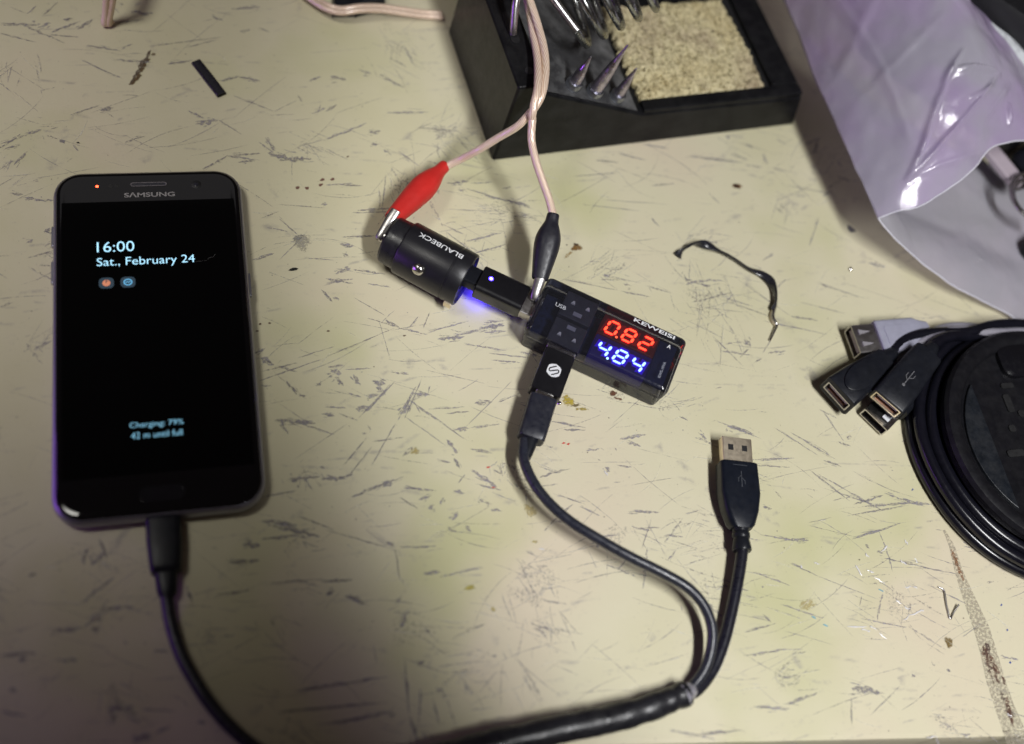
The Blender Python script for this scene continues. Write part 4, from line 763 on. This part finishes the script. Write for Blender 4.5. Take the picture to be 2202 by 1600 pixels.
def blob(name, label, cat, x, y, r, m, flat=.7, grp=None):
    mbb = MB(); mbb.lathe([(0, r*.7), (r*.35*flat, r), (r*flat, r*.85), (r*1.5*flat, r*.45), (r*1.65*flat, .02)], 12, 'z'); c = P(x, y)
    for i, p in enumerate(mbb.v): mbb.v[i] = p + .28*r*V(*noise.noise_vector(Vector(p*.9/r + x))) * V(1, 1, .5 if p[2] > .05 else 0)
    o = obj(name, mbb, m, None, ang=60); o.location = Vector(c*S); return tag(o, label, cat, grp)
blob('solder_bead', 'bright solder bead left of the plastic bag', 'solder', 1828, 580, 1.0, M_steel)
blob('solder_bead', 'small solder bead beside the yellow flux stain', 'solder', 1203, 867, .9, M_steel, .5)
blob('solder_bead', 'tiny solder bead by the lower corner of the phone', 'solder', 386, 1124, .7, M_steel)
bw = thing('bent_wire_bit', 'tiny hook of bare wire on the bench at lower right', 'wire scrap', P(2045, 1310))
obj('wire', MB().tube(smooth_path(LT(bw, [P(*p) for p in ((2018, 1262, .5), (2030, 1270, .6), (2035, 1300, .5), (2043, 1330, .4), (2050, 1318, .6), (2062, 1300, 1.4))])), .35, 8), M_nickel, bw, ang=80)
M_glue = mat('clear glue', (.72, .70, .70), .14, spec=.8, coat=.5)
gl = Marks(); random.seed(21)
gm = MB()
for x, y, l_, a in ((1750, 1210, 12, .3), (1720, 1215, 8, 1), (1840, 1215, 26, 1.1), (1862, 1225, 18, .4), (1880, 1240, 30, .6), (1860, 1190, 12, .8), (1892, 1188, 22, -.7), (1935, 1205, 16, .6), (1945, 1160, 14, 1), (1965, 1200, 14, .9), (1945, 1262, 14, 0), (1962, 1262, 10, .1), (1940, 1335, 46, -.5), (1970, 1318, 18, -.4), (1820, 1348, 44, -.05), (1850, 1352, 24, .3), (1890, 1360, 22, .8), (1870, 1345, 16, .7), (1925, 1290, 16, .6), (1945, 1305, 12, .5), (1990, 1585, 26, 0), (2165, 1535, 12, .5), (1300, 1013, 10, 1), (1160, 1180, 12, .2)):
    A, Bq = P(x, y), P(x + l_*math.cos(a), y + l_*math.sin(a)); n = 5; c = []
    tp = [A*(1-k/n) + Bq*k/n + V(random.gauss(0, .2), random.gauss(0, .2), .22) for k in range(n+1)]
    gm.tube(tp, [.05] + [random.uniform(.10, .30) for _ in range(n-1)] + [.05], 7, profile=[(math.cos(j/7*6.283)*1.3, .4*math.sin(j/7*6.283)) for j in range(7)])
o = obj('glue_streaks', gm, M_glue, None, ang=80); o['kind'] = 'stuff'; tag(o, 'thin shiny streaks of dried clear glue on the bench', 'glue')

# ------------------------------------------------------------------ round device with cables wound round it
DC = (385, -7.2)
rd = thing('round_hub', 'black round desk hub with a recessed top and cables wound round it', 'hub', (*DC, 0))
M_rim = mat('hub rubber', (.006, .006, .008), .34, var=.2, dust=.02, spec=.35, rvar=.05)
obj('base', MB().lathe([(0, 44), (1.5, 46.2), (4, 46.8), (9.5, 47.5), (11.5, 49.6), (14.8, 49.8), (16.4, 48.6), (16.9, 46.5), (16.6, 44.0), (15.2, 42.4), (13.6, 41.8), (13.2, 40), (13.2, .01)], 96, 'z'), M_rim, rd, ang=35)
M_in = mat('hub panel', (.004, .005, .008), .34, var=.3, dust=.03, spec=.3)
pL = L(rd, P(2118, 760, 13)); pR = L(rd, P(2150, 1010, 13))
dv = (pR - pL)[:2]; dv /= np.linalg.norm(dv); nv = V(-dv[1], dv[0])
obj('raised_segment', MB().loft([[(*(V(-40.4*math.cos(t), -40.4*math.sin(t)) if True else 0), z) for t in np.linspace(-.75, .75, 16)] for z in (13.0, 14.6)]), mat('hub segment', (.008, .010, .014), .36, var=.2, dust=.05, spec=.35), rd, bevel=.4)
q = L(rd, P(2185, 775, 15))
obj('touch_pad', MB().loft([rrect(26, 15, 5, 13, 6, q[0]+5, q[1]), rrect(26, 15, 5, 15.4, 6, q[0]+5, q[1]), rrect(23, 12, 4, 16.2, 6, q[0]+5, q[1])]), mat('glossy pad', (.006, .006, .008), .2), rd, ang=50)
for k, (px_, py_, w_, h_) in enumerate(((2168, 868, 3.2, 8), (2176, 922, 3.0, 3.0), (2196, 890, 3, 3), (2184, 975, 8, 3), (2165, 830, 6, 2.4))):
    q = L(rd, P(px_, py_, 13.4)); obj('slot', MB().loft([rrect(w_, h_, 1, 13.1, 4, q[0], q[1]), rrect(w_, h_, 1, 13.9, 4, q[0], q[1])]), M_dark, rd)
def loop(r, z, a0, a1, wob=0, n=90, ph_=0):
    out = []
    for i in range(n+1):
        a = math.radians(a0 + (a1-a0)*i/n); rr_ = r + wob*math.sin(3*a+ph_) + .4*wob*math.sin(7*a)
        out.append(V(DC[0] + rr_*math.cos(a), DC[1] + rr_*math.sin(a), z + .5*wob*math.sin(2*a+ph_)))
    return out

def female(t, a, b, Lb, Wf, Hf, Wb, Hb, m, metal, neck=True):
    """socket end of a cable: body with a real opening at a, metal lining, tongue, narrowing neck towards b"""
    rings = [yz(rrect(11.6, 4.2, .3, 0, 4), 9), yz(rrect(11.6, 4.2, .3, 0, 4), -.02), yz(rrect(Wf-.8, Hf-.8, 1.2, 0, 4), 0), yz(rrect(Wf, Hf, 1.5, 0, 4), .5), yz(rrect(lerp(Wf, Wb, .3)+.4, lerp(Hf, Hb, .3)+.3, 2, 0, 4), Lb*.4), yz(rrect(lerp(Wf, Wb, .6), lerp(Hf, Hb, .6), 2, 0, 4), Lb*.7), yz(rrect(Wb, Hb, 2, 0, 4), Lb), yz(rrect(Wb*.8, Hb*.8, 1.8, 0, 4), Lb+.6)]
    body = obj('socket_body', oriented(t, MB().loft(rings), a, b), m, t, ang=40)
    ln_ = MB().loft([yz(rrect(11.5, 4.1, .3, 0, 4), 8.8), yz(rrect(11.5, 4.1, .3, 0, 4), -.1), yz(rrect(12.6, 5.2, .4, 0, 4), -.1), yz(rrect(12.6, 5.2, .4, 0, 4), .3)], False, False)
    obj('socket_lining', oriented(t, ln_, a, b), metal, t, ang=30)
    obj('tongue', oriented(t, MB().box(.6, 8.8, -5.0, 5.0, .1, 1.7), a, b), M_tongue, t, bevel=.2)
    obj('contact', oriented(t, MB().box(.7, 8, -4.6, 4.6, -1.9, -1.5), a, b), mat('copper contacts', (.45, .25, .2), .35, metal=1), t)
    return body
# grey extension cable
gx = thing('usb_extension_cable', 'grey usb extension cable with bare metal socket beside the plastic bag', 'usb cable', P(1880, 735), group='usb cables wound round the hub')
ga, gb = P(1833, 736, 6.5), P(1990, 722, 6.5); gb[2] = 6.5; gd = (gb-ga)/np.linalg.norm(gb-ga)
O_ = lambda mb: oriented(gx, mb, ga, gb)
ms = obj('metal_socket', O_(MB().loft([yz(rrect(12.2, 5.0, .3, 0, 3), 9), yz(rrect(12.2, 5.0, .3, 0, 3), 0), yz(rrect(13.2, 6.0, .5, 0, 3), 0), yz(rrect(13.2, 6.0, .5, 0, 3), 12)])), M_nickel, gx, ang=30)
for y in (-2.6, 3.0):
    obj('spring_tab', O_(MB().loft([[(2.2, y-1.2, 3.03), (2.2, y+1.0, 3.03), (7.5, y+.1, 3.03), (7.5, y-.2, 3.03)], [(2.2, y-1.2, 3.5), (2.2, y+1.0, 3.5), (7.5, y+.1, 3.1), (7.5, y-.2, 3.1)]])), mat('glint grey tab', (.48, .46, .50), .3, metal=.5), ms, smooth=False)  # lamp reflection on the tabs put into a paler, half-metal colour
obj('tongue', O_(MB().box(.6, 9, -5.4, 5.4, -.6, 1.4)), M_tongue, ms, bevel=.2)
obj('socket_body', O_(MB().loft([yz(rrect(14.6, 7.6, 1.2, 0, 4), 10.8), yz(rrect(15.6, 8.4, 1.5, 0, 4), 11.3), yz(rrect(15.6, 8.4, 1.5, 0, 4), 29), yz(rrect(13.4, 7.6, 1.5, 0, 4), 32), yz(rrect(11.5, 7.0, 1.5, 0, 4), 36), yz(rrect(10.5, 6.4, 1.5, 0, 4), 36.6)])), M_grey, gx, ang=35)
obj('grip_panel', O_(MB().loft([rrect(16, 9.5, 1.2, 4.15, 4, 22, -.5), rrect(16, 9.5, 1.2, 4.45, 4, 22, -.5)])), M_grey, gx, bevel=.15)
for k in range(4): obj('strain_relief', O_(MB().lathe([(36.4+2.6*k, 2.6), (36.5+2.6*k, 3.3-.15*k), (38.0+2.6*k, 3.2-.15*k), (38.1+2.6*k, 2.4)], 16)), M_greyc, gx)
def wind(t, start, r1, z1, a_end, rad, m, turn=35):
    """cable leaving a socket at start, drawn in onto the coil clockwise"""
    r0 = math.hypot(start[0]-DC[0], start[1]-DC[1]); a0 = math.degrees(math.atan2(start[1]-DC[1], start[0]-DC[0])); out = []
    for i in range(121):
        a = a0 + (a_end-a0)*i/120; k = min(1, abs(a-a0)/turn); k = k*k*(3-2*k); rr_ = lerp(r0, r1, k) + .5*math.sin(math.radians(3*a)); A_ = math.radians(a)
        out.append(V(DC[0]+rr_*math.cos(A_), DC[1]+rr_*math.sin(A_), lerp(start[2], z1, k)))
    obj('cable', MB().tube(LT(t, out), rad, 12), m, t, ang=80)
g0 = ga + gd*38
wind(gx, g0, 55, 6, -82, 2.2, M_greyc)
g2 = smooth_path([P(1930, 775, 5), P(1955, 752, 8), P(2000, 728, 10), P(2050, 712, 11)] + [V(*q) for q in loop(51.8, 11, 118, -40, .3)[14::8]], 6)
obj('cable', MB().tube(LT(gx, g2), 2.2, 12), M_greyc, gx, ang=80)
# the black cable whose socket has an oval grip
ox = thing('usb_extension_cable', 'black usb extension cable whose socket has an oval thumb grip', 'usb cable', P(1860, 810), group='usb cables wound round the hub')
oa, ob = P(1799, 852, 9.0), P(1905, 770, 9.0)
female(ox, oa, ob, 30, 15.5, 10.5, 9.5, 8, M_black, M_nickel)
od = (ob-oa)/np.linalg.norm(ob-oa)
ov = [(13 + 10.5*math.cos(a/14*math.pi), 5.4*math.sin(a/14*math.pi)) for a in range(28)]
gp = obj('thumb_grip', oriented(ox, MB().loft([[(x, y, 4.6) for x, y in ov], [(x, y, 5.75) for x, y in ov], [(13+(x-13)*.95, y*.92, 6.0) for x, y in ov]]), oa, ob), M_black, ox, ang=50)
for k in range(7): obj('grip_rib', oriented(ox, MB().box(10.5 + 1.3*k, 11.2 + 1.3*k, -7.3 + .12*k, -6.4, 2.5, 4.8), oa, ob), M_black, ox)
obj('strain_relief', oriented(ox, MB().lathe([(29.5, 4.0), (30, 4.2), (35, 3.2), (37, 2.6)], 16), oa, ob), M_black, ox, ang=40)
wind(ox, oa + od*36, 55.5, 11.5, -80, 2.4, M_gloss)
# the black cable whose socket carries a trident mark
tx = thing('usb_extension_cable', 'black usb extension cable whose flat topped socket bears a trident mark', 'usb cable', P(1940, 800), group='usb cables wound round the hub')
ta, tb_ = P(1904, 870, 13), P(1990, 765, 13.5)
female(tx, ta, tb_, 33, 15.2, 7.6, 12.5, 8, M_black, M_gold)
td = (tb_-ta)/np.linalg.norm(tb_-ta)
tm = MB(); zz = 4.35
stroke(tm, [(11, 0), (19, 0)], .35, zz); stroke(tm, [(13, 0), (14.6, 1.5), (16.6, 1.5)], .3, zz); stroke(tm, [(14.2, 0), (15.8, -1.5), (17.6, -1.5)], .3, zz); tm.poly([(10.2+.75*math.cos(a*.785), .75*math.sin(a*.785), zz) for a in range(8)])
obj('trident_mark', oriented(tx, tm, ta, tb_), mat('faint grey mark', (.13, .13, .14), .4, var=.5, scale=2500), tx, smooth=False)
obj('strain_relief', oriented(tx, MB().lathe([(32.5, 4.0), (33, 4.2), (37, 3.2), (39, 2.7)], 16), ta, tb_), M_black, tx, ang=40)
wind(tx, ta + td*38, 52.0, 9.0, -84, 2.5, M_gloss)
# the cable with the metal plug half hidden beneath
px3 = thing('usb_cable', 'black cable with a bare metal plug half hidden under the two black sockets', 'usb cable', P(1890, 890), group='usb cables wound round the hub')
pa, pb = P(1878, 908, 4.0), P(1935, 850, 4.0)
Q_ = lambda mb: oriented(px3, mb, pa, pb)
sh_ = obj('plug_shell', Q_(MB().loft([yz(rrect(11.4, 4.0, .3, 0, 3), 8), yz(rrect(11.4, 4.0, .3, 0, 3), 0), yz(rrect(12.4, 5.0, .5, 0, 3), 0), yz(rrect(12.4, 5.0, .5, 0, 3), 13)])), M_steel, px3, ang=30)
obj('label_plate', Q_(MB().box(3.2, 6.6, -3.9, -.8, 2.52, 2.6)), M_white, sh_)
obj('plug_body', Q_(MB().loft([yz(rrect(15, 7.0, 1.5, 0, 4, 0, .2), 12.5), yz(rrect(15, 7.0, 1.5, 0, 4, 0, .2), 20), yz(rrect(9, 6.4, 1.5, 0, 4, 0, 0), 26)])), M_black, px3, ang=40)
pd_ = (pb-pa)/np.linalg.norm(pb-pa)
wind(px3, pa + pd_*27, 57.0, 2.8, -80, 2.6, M_gloss)
for r_, z_ in ((57.4, 2.7), (52.0, 2.7), (56.2, 7.6), (51.0, 7.8)):
    obj('cable', MB().tube(LT(px3, loop(r_, z_, 0, 359, .4)), 2.5, 12), M_gloss, px3, ang=80)

# ------------------------------------------------------------------ plastic bag
bag = thing('plastic_bag', 'open milky plastic bag with creased film and things inside', 'plastic bag', P(1990, 500))
def grid(name, rows, m, parent, amp=0.0, fs=.05, thick=.12):
    mb = MB(); nr, nc = len(rows), len(rows[0])
    for r in rows:
        for p in r:
            p = V(*p); p = p + amp * V(*noise.noise_vector(Vector(p*fs))) + amp*.35*V(*noise.noise_vector(Vector(p*fs*3.1)))
            p[2] = max(p[2], .4); mb.v.append(L(parent, p))
    for i in range(nr-1):
        for j in range(nc-1): a = i*nc+j; mb.f.append([a, a+1, a+nc+1, a+nc])
    o = obj(name, mb, m, parent, ang=70)
    so = o.modifiers.new('thickness', 'SOLIDIFY'); so.thickness = thick*S; return o
def spl(pts, n): 
    q = np.array(smooth_path(pts, 12)); x = np.linspace(0, 1, len(q)); y = np.linspace(0, 1, n+1)
    return [V(*r) for r in np.stack([np.interp(y, x, q[:, c]) for c in range(3)], 1)]
# left fold (mouth corner to back), crest line, right side; all as world points
NM, NB = 150, 130
mouth = spl([P(1885, 467, 26), P(1930, 453, 30), P(1985, 440, 34), P(2040, 408, 38), P(2090, 370, 42), P(2128, 322, 46), P(2165, 308, 47), P(2202, 304, 47), P(2260, 300, 44), P(2330, 330, 36)], NM)
back = spl([P(1590, -220, 30), P(1660, -240, 44), P(1760, -230, 58), P(1880, -190, 66), P(1960, -130, 68), P(2010, -70, 66), P(2080, 10, 60), P(2150, 70, 56), P(2215, 140, 50), P(2330, 240, 40)], NM)
left = spl([P(1885, 467, 26), P(1868, 425, 27), P(1838, 360, 28), P(1790, 255, 29), P(1735, 125, 30), P(1685, 0, 31), P(1640, -100, 31), P(1590, -220, 30)], NB)
rows = []
for i in range(NB+1):
    s = i/NB; row = []
    for j in range(NM+1):
        t = j/NM
        base = lerp(mouth[j], back[j], s) + (left[i] - lerp(mouth[0], back[0], s)) * (1-t)**2
        hump = 13*math.sin(math.pi*min(1, t*1.15))*math.sin(math.pi*min(1, s*.9))
        p = base + V(0, 0, hump)
        row.append(p)
    rows.append(row)
# creases fanning out from the mouth corner
cor = P(1885, 467, 0)[:2]
def crease(p, q0, q1, wd, h):
    a, b = V(*q0[:2]), V(*q1[:2]); d = b-a; ln = np.linalg.norm(d); d /= ln; r = p[:2]-a; t = (r@d)/ln; n = abs(r[0]*d[1]-r[1]*d[0])
    if t < -.05 or t > 1.1: return 0
    return h*max(0, 1-n/wd)*math.sin(math.pi*min(1, max(0, (t+.05)/1.15)))**.6
CR = [(P(1888, 462, 12), P(1992, 350, 30), 2.0, 3.0), (P(1889, 458, 12), P(1965, 250, 34), 1.7, 2.6), (P(1880, 462, 10), P(1955, 330, 30), 1.2, 1.2), (P(1970, 246, 36), P(2082, 234, 40), 1.8, 2.8), (P(1985, 215, 36), P(1972, 250, 38), 1.6, 2.2), (P(1990, 352, 30), P(2082, 236, 40), 1.5, 1.8), (P(2010, 300, 33), P(2070, 262, 38), 1.3, 1.4),
      (P(2118, 280, 38), P(2130, 312, 38), 1.6, 2.0), (P(1948, 42, 50), P(2045, 36, 55), 2.2, 2.0), (P(1955, 70, 50), P(2040, 48, 55), 1.6, 1.4), (P(1780, 200, 30), P(1850, 20, 45), 3, 1.2), (P(1870, 400, 12), P(1740, 40, 30), 2.2, 1.2), (P(1905, 455, 14), P(2060, 385, 28), 1.6, .9), (P(2050, 330, 32), P(2110, 250, 38), 2.0, 1.0), (P(1820, 250, 30), P(1960, 120, 45), 2.5, .9)]
for row in rows:
    for j, p in enumerate(row):
        h = sum(crease(p, *c) for c in CR); p[2] += h
nz = lambda p, amp, fs: p + amp*V(*noise.noise_vector(Vector(p*fs))) + amp*.35*V(*noise.noise_vector(Vector((p + amp*V(*noise.noise_vector(Vector(p*fs))))*fs*3.1)))
UP0 = [nz(p, 1.3, .045) for p in rows[0]]
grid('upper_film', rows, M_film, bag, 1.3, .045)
low_e = spl([P(1885, 469, 25.5), P(1935, 525, 19), P(1990, 572, 14), P(2050, 615, 9), P(2110, 648, 6), P(2160, 672, 4), P(2202, 700, 2), P(2290, 760, 1)], NM)
inn = spl([P(1720, 60, 29), P(1800, 150, 22), P(1900, 230, 12), P(2000, 290, 3), P(2100, 340, .8), P(2180, 380, .8), P(2260, 430, .8), P(2400, 480, .8)], NM)
rows = []
for i in range(41):
    s = i/40; row = []
    for j in range(NM+1):
        t = j/NM; p = lerp(low_e[j], inn[j], s)
        if j < 4 and s > 0: p = lerp(lerp(low_e[0], P(1790, 255, 28.5), min(1, s*2)), P(1720, 60, 29), max(0, s*2-1)) + (p - lerp(low_e[0], inn[0], s)) if j == 0 else p
        p = p + V(0, 0, 4.5*math.sin(math.pi*min(1, s*2.6))*math.sin(math.pi*min(1, .12+t))*(s < .385) - 9*math.sin(math.pi*s)*max(0, 1-abs(t-.25)*4))
        row.append(p)
    rows.append(row)
LOW0 = [nz(p, .9, .06) for p in rows[0]]
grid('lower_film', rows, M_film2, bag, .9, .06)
M_hem = mat('film edge', (.66, .65, .72), .25, spec=.7, coat=.5)
obj('mouth_edge', MB().tube(LT(bag, [p + V(0, 0, .2) for p in UP0]), .32, 6), M_hem, bag, ang=80)
obj('lower_edge', MB().tube(LT(bag, [p + V(0, 0, .3) for p in LOW0]), .36, 6), M_hem, bag, ang=80)
# rolled seam of the film on the far right
seam = [rows and p for p in smooth_path([P(2040, -40, 64), P(2075, 12, 61), P(2130, 62, 58), P(2172, 95, 55), P(2225, 150, 49)], 8)]
obj('seam', MB().tube(LT(bag, seam), 2.6, 8, profile=[(1.5*math.cos(j/8*6.283), .25*math.sin(j/8*6.283)) for j in range(8)]), mat('white seam', (.55, .57, .60), .35, var=.3, scale=200, bump=.5, bscale=700), bag, ang=60)
# things in the bag
kt = thing('key_tag', 'pale bar with a hole and chrome loops inside the bag mouth', 'key tag', P(2180, 385, 0), P(2200, 420, 12) - P(2130, 330, 12))
ka, kb = P(2180, 385, 13), P(2135, 330, 15)
obj('bar', oriented(kt, MB().loft([[(x, y, z) for x, y in [(4.2*math.cos(a), 4.2*math.sin(a)) for a in np.linspace(math.pi/2, 1.5*math.pi, 12)] + [(26, -4.2), (26, 4.2)]] for z in (-1.6, 1.6)]), ka, kb), mat('mauve plastic', (.42, .36, .40), .35), kt, bevel=.5)
obj('hole', oriented(kt, MB().lathe([(1.6, 1.3), (1.66, 1.25), (1.66, .01)], 14, 'z'), ka, kb), M_dark, kt)
for k, r in enumerate((14, 16.5)):
    cc = P(2230, 440, 14)
    obj('loop', MB().tube([L(kt, cc + V(r*math.cos(a), r*math.sin(a)*.9, 3 + k*1.5)) for a in np.linspace(1.2, 4.4, 40)], .9, 10), M_steel, kt, ang=80)
kc = P(2184, 392, 13); obj('eyelet', MB().tube([L(kt, kc + V(3.6*math.cos(a), 3.6*math.sin(a), -.6)) for a in np.linspace(-2.6, .9, 24)], .8, 8), M_steel, kt, ang=80)
for (x, y), sx2, sy2, h, lab in (((2240, 380), 34, 30, 12, 'black case lying inside the bag behind the pale bar'), ((2260, 560), 30, 26, 10, 'dark box added for the shade inside the bag near its lower film')):  # the second box is added to darken the bag's inside
    c = P(x, y); t = thing('bag_box', lab, 'case', (c[0], c[1], 1.2), V(.9, .4, 0))
    obj('shell', MB().loft([rrect(sx2-2, sy2-2, 3, 0, 5), rrect(sx2, sy2, 4, 2, 5), rrect(sx2, sy2, 4, h-2, 5), rrect(sx2-3, sy2-3, 3, h, 5)]), M_black, t, ang=50)
    obj('lid', MB().loft([rrect(sx2+.6, sy2+.6, 4, h*.55, 5), rrect(sx2+.6, sy2+.6, 4, h*.62, 5)]), M_rim, t)
sa_, sb_ = P(2060, 0, 58), P(2202, 130, 52); sd_ = (sb_-sa_); sd_[2] = 0; sd_ /= np.linalg.norm(sd_); sn_ = V(-sd_[1], sd_[0], 0)
c = (sa_ + sb_)/2 + sn_*(31 + 4)
bx_ = thing('dark_case', 'black case standing behind the bag at the top right corner', 'case', (c[0], c[1], 0), sd_)
obj('shell', MB().loft([rrect(90, 60, 5, 0, 5), rrect(92, 62, 6, 4, 5), rrect(92, 62, 6, 62, 5), rrect(88, 58, 5, 66, 5)]), mat('case black', (.008, .008, .010), .5), bx_, ang=50)
obj('lid', MB().loft([rrect(93, 63, 6, 40, 5), rrect(93, 63, 6, 42, 5)]), M_rim, bx_)
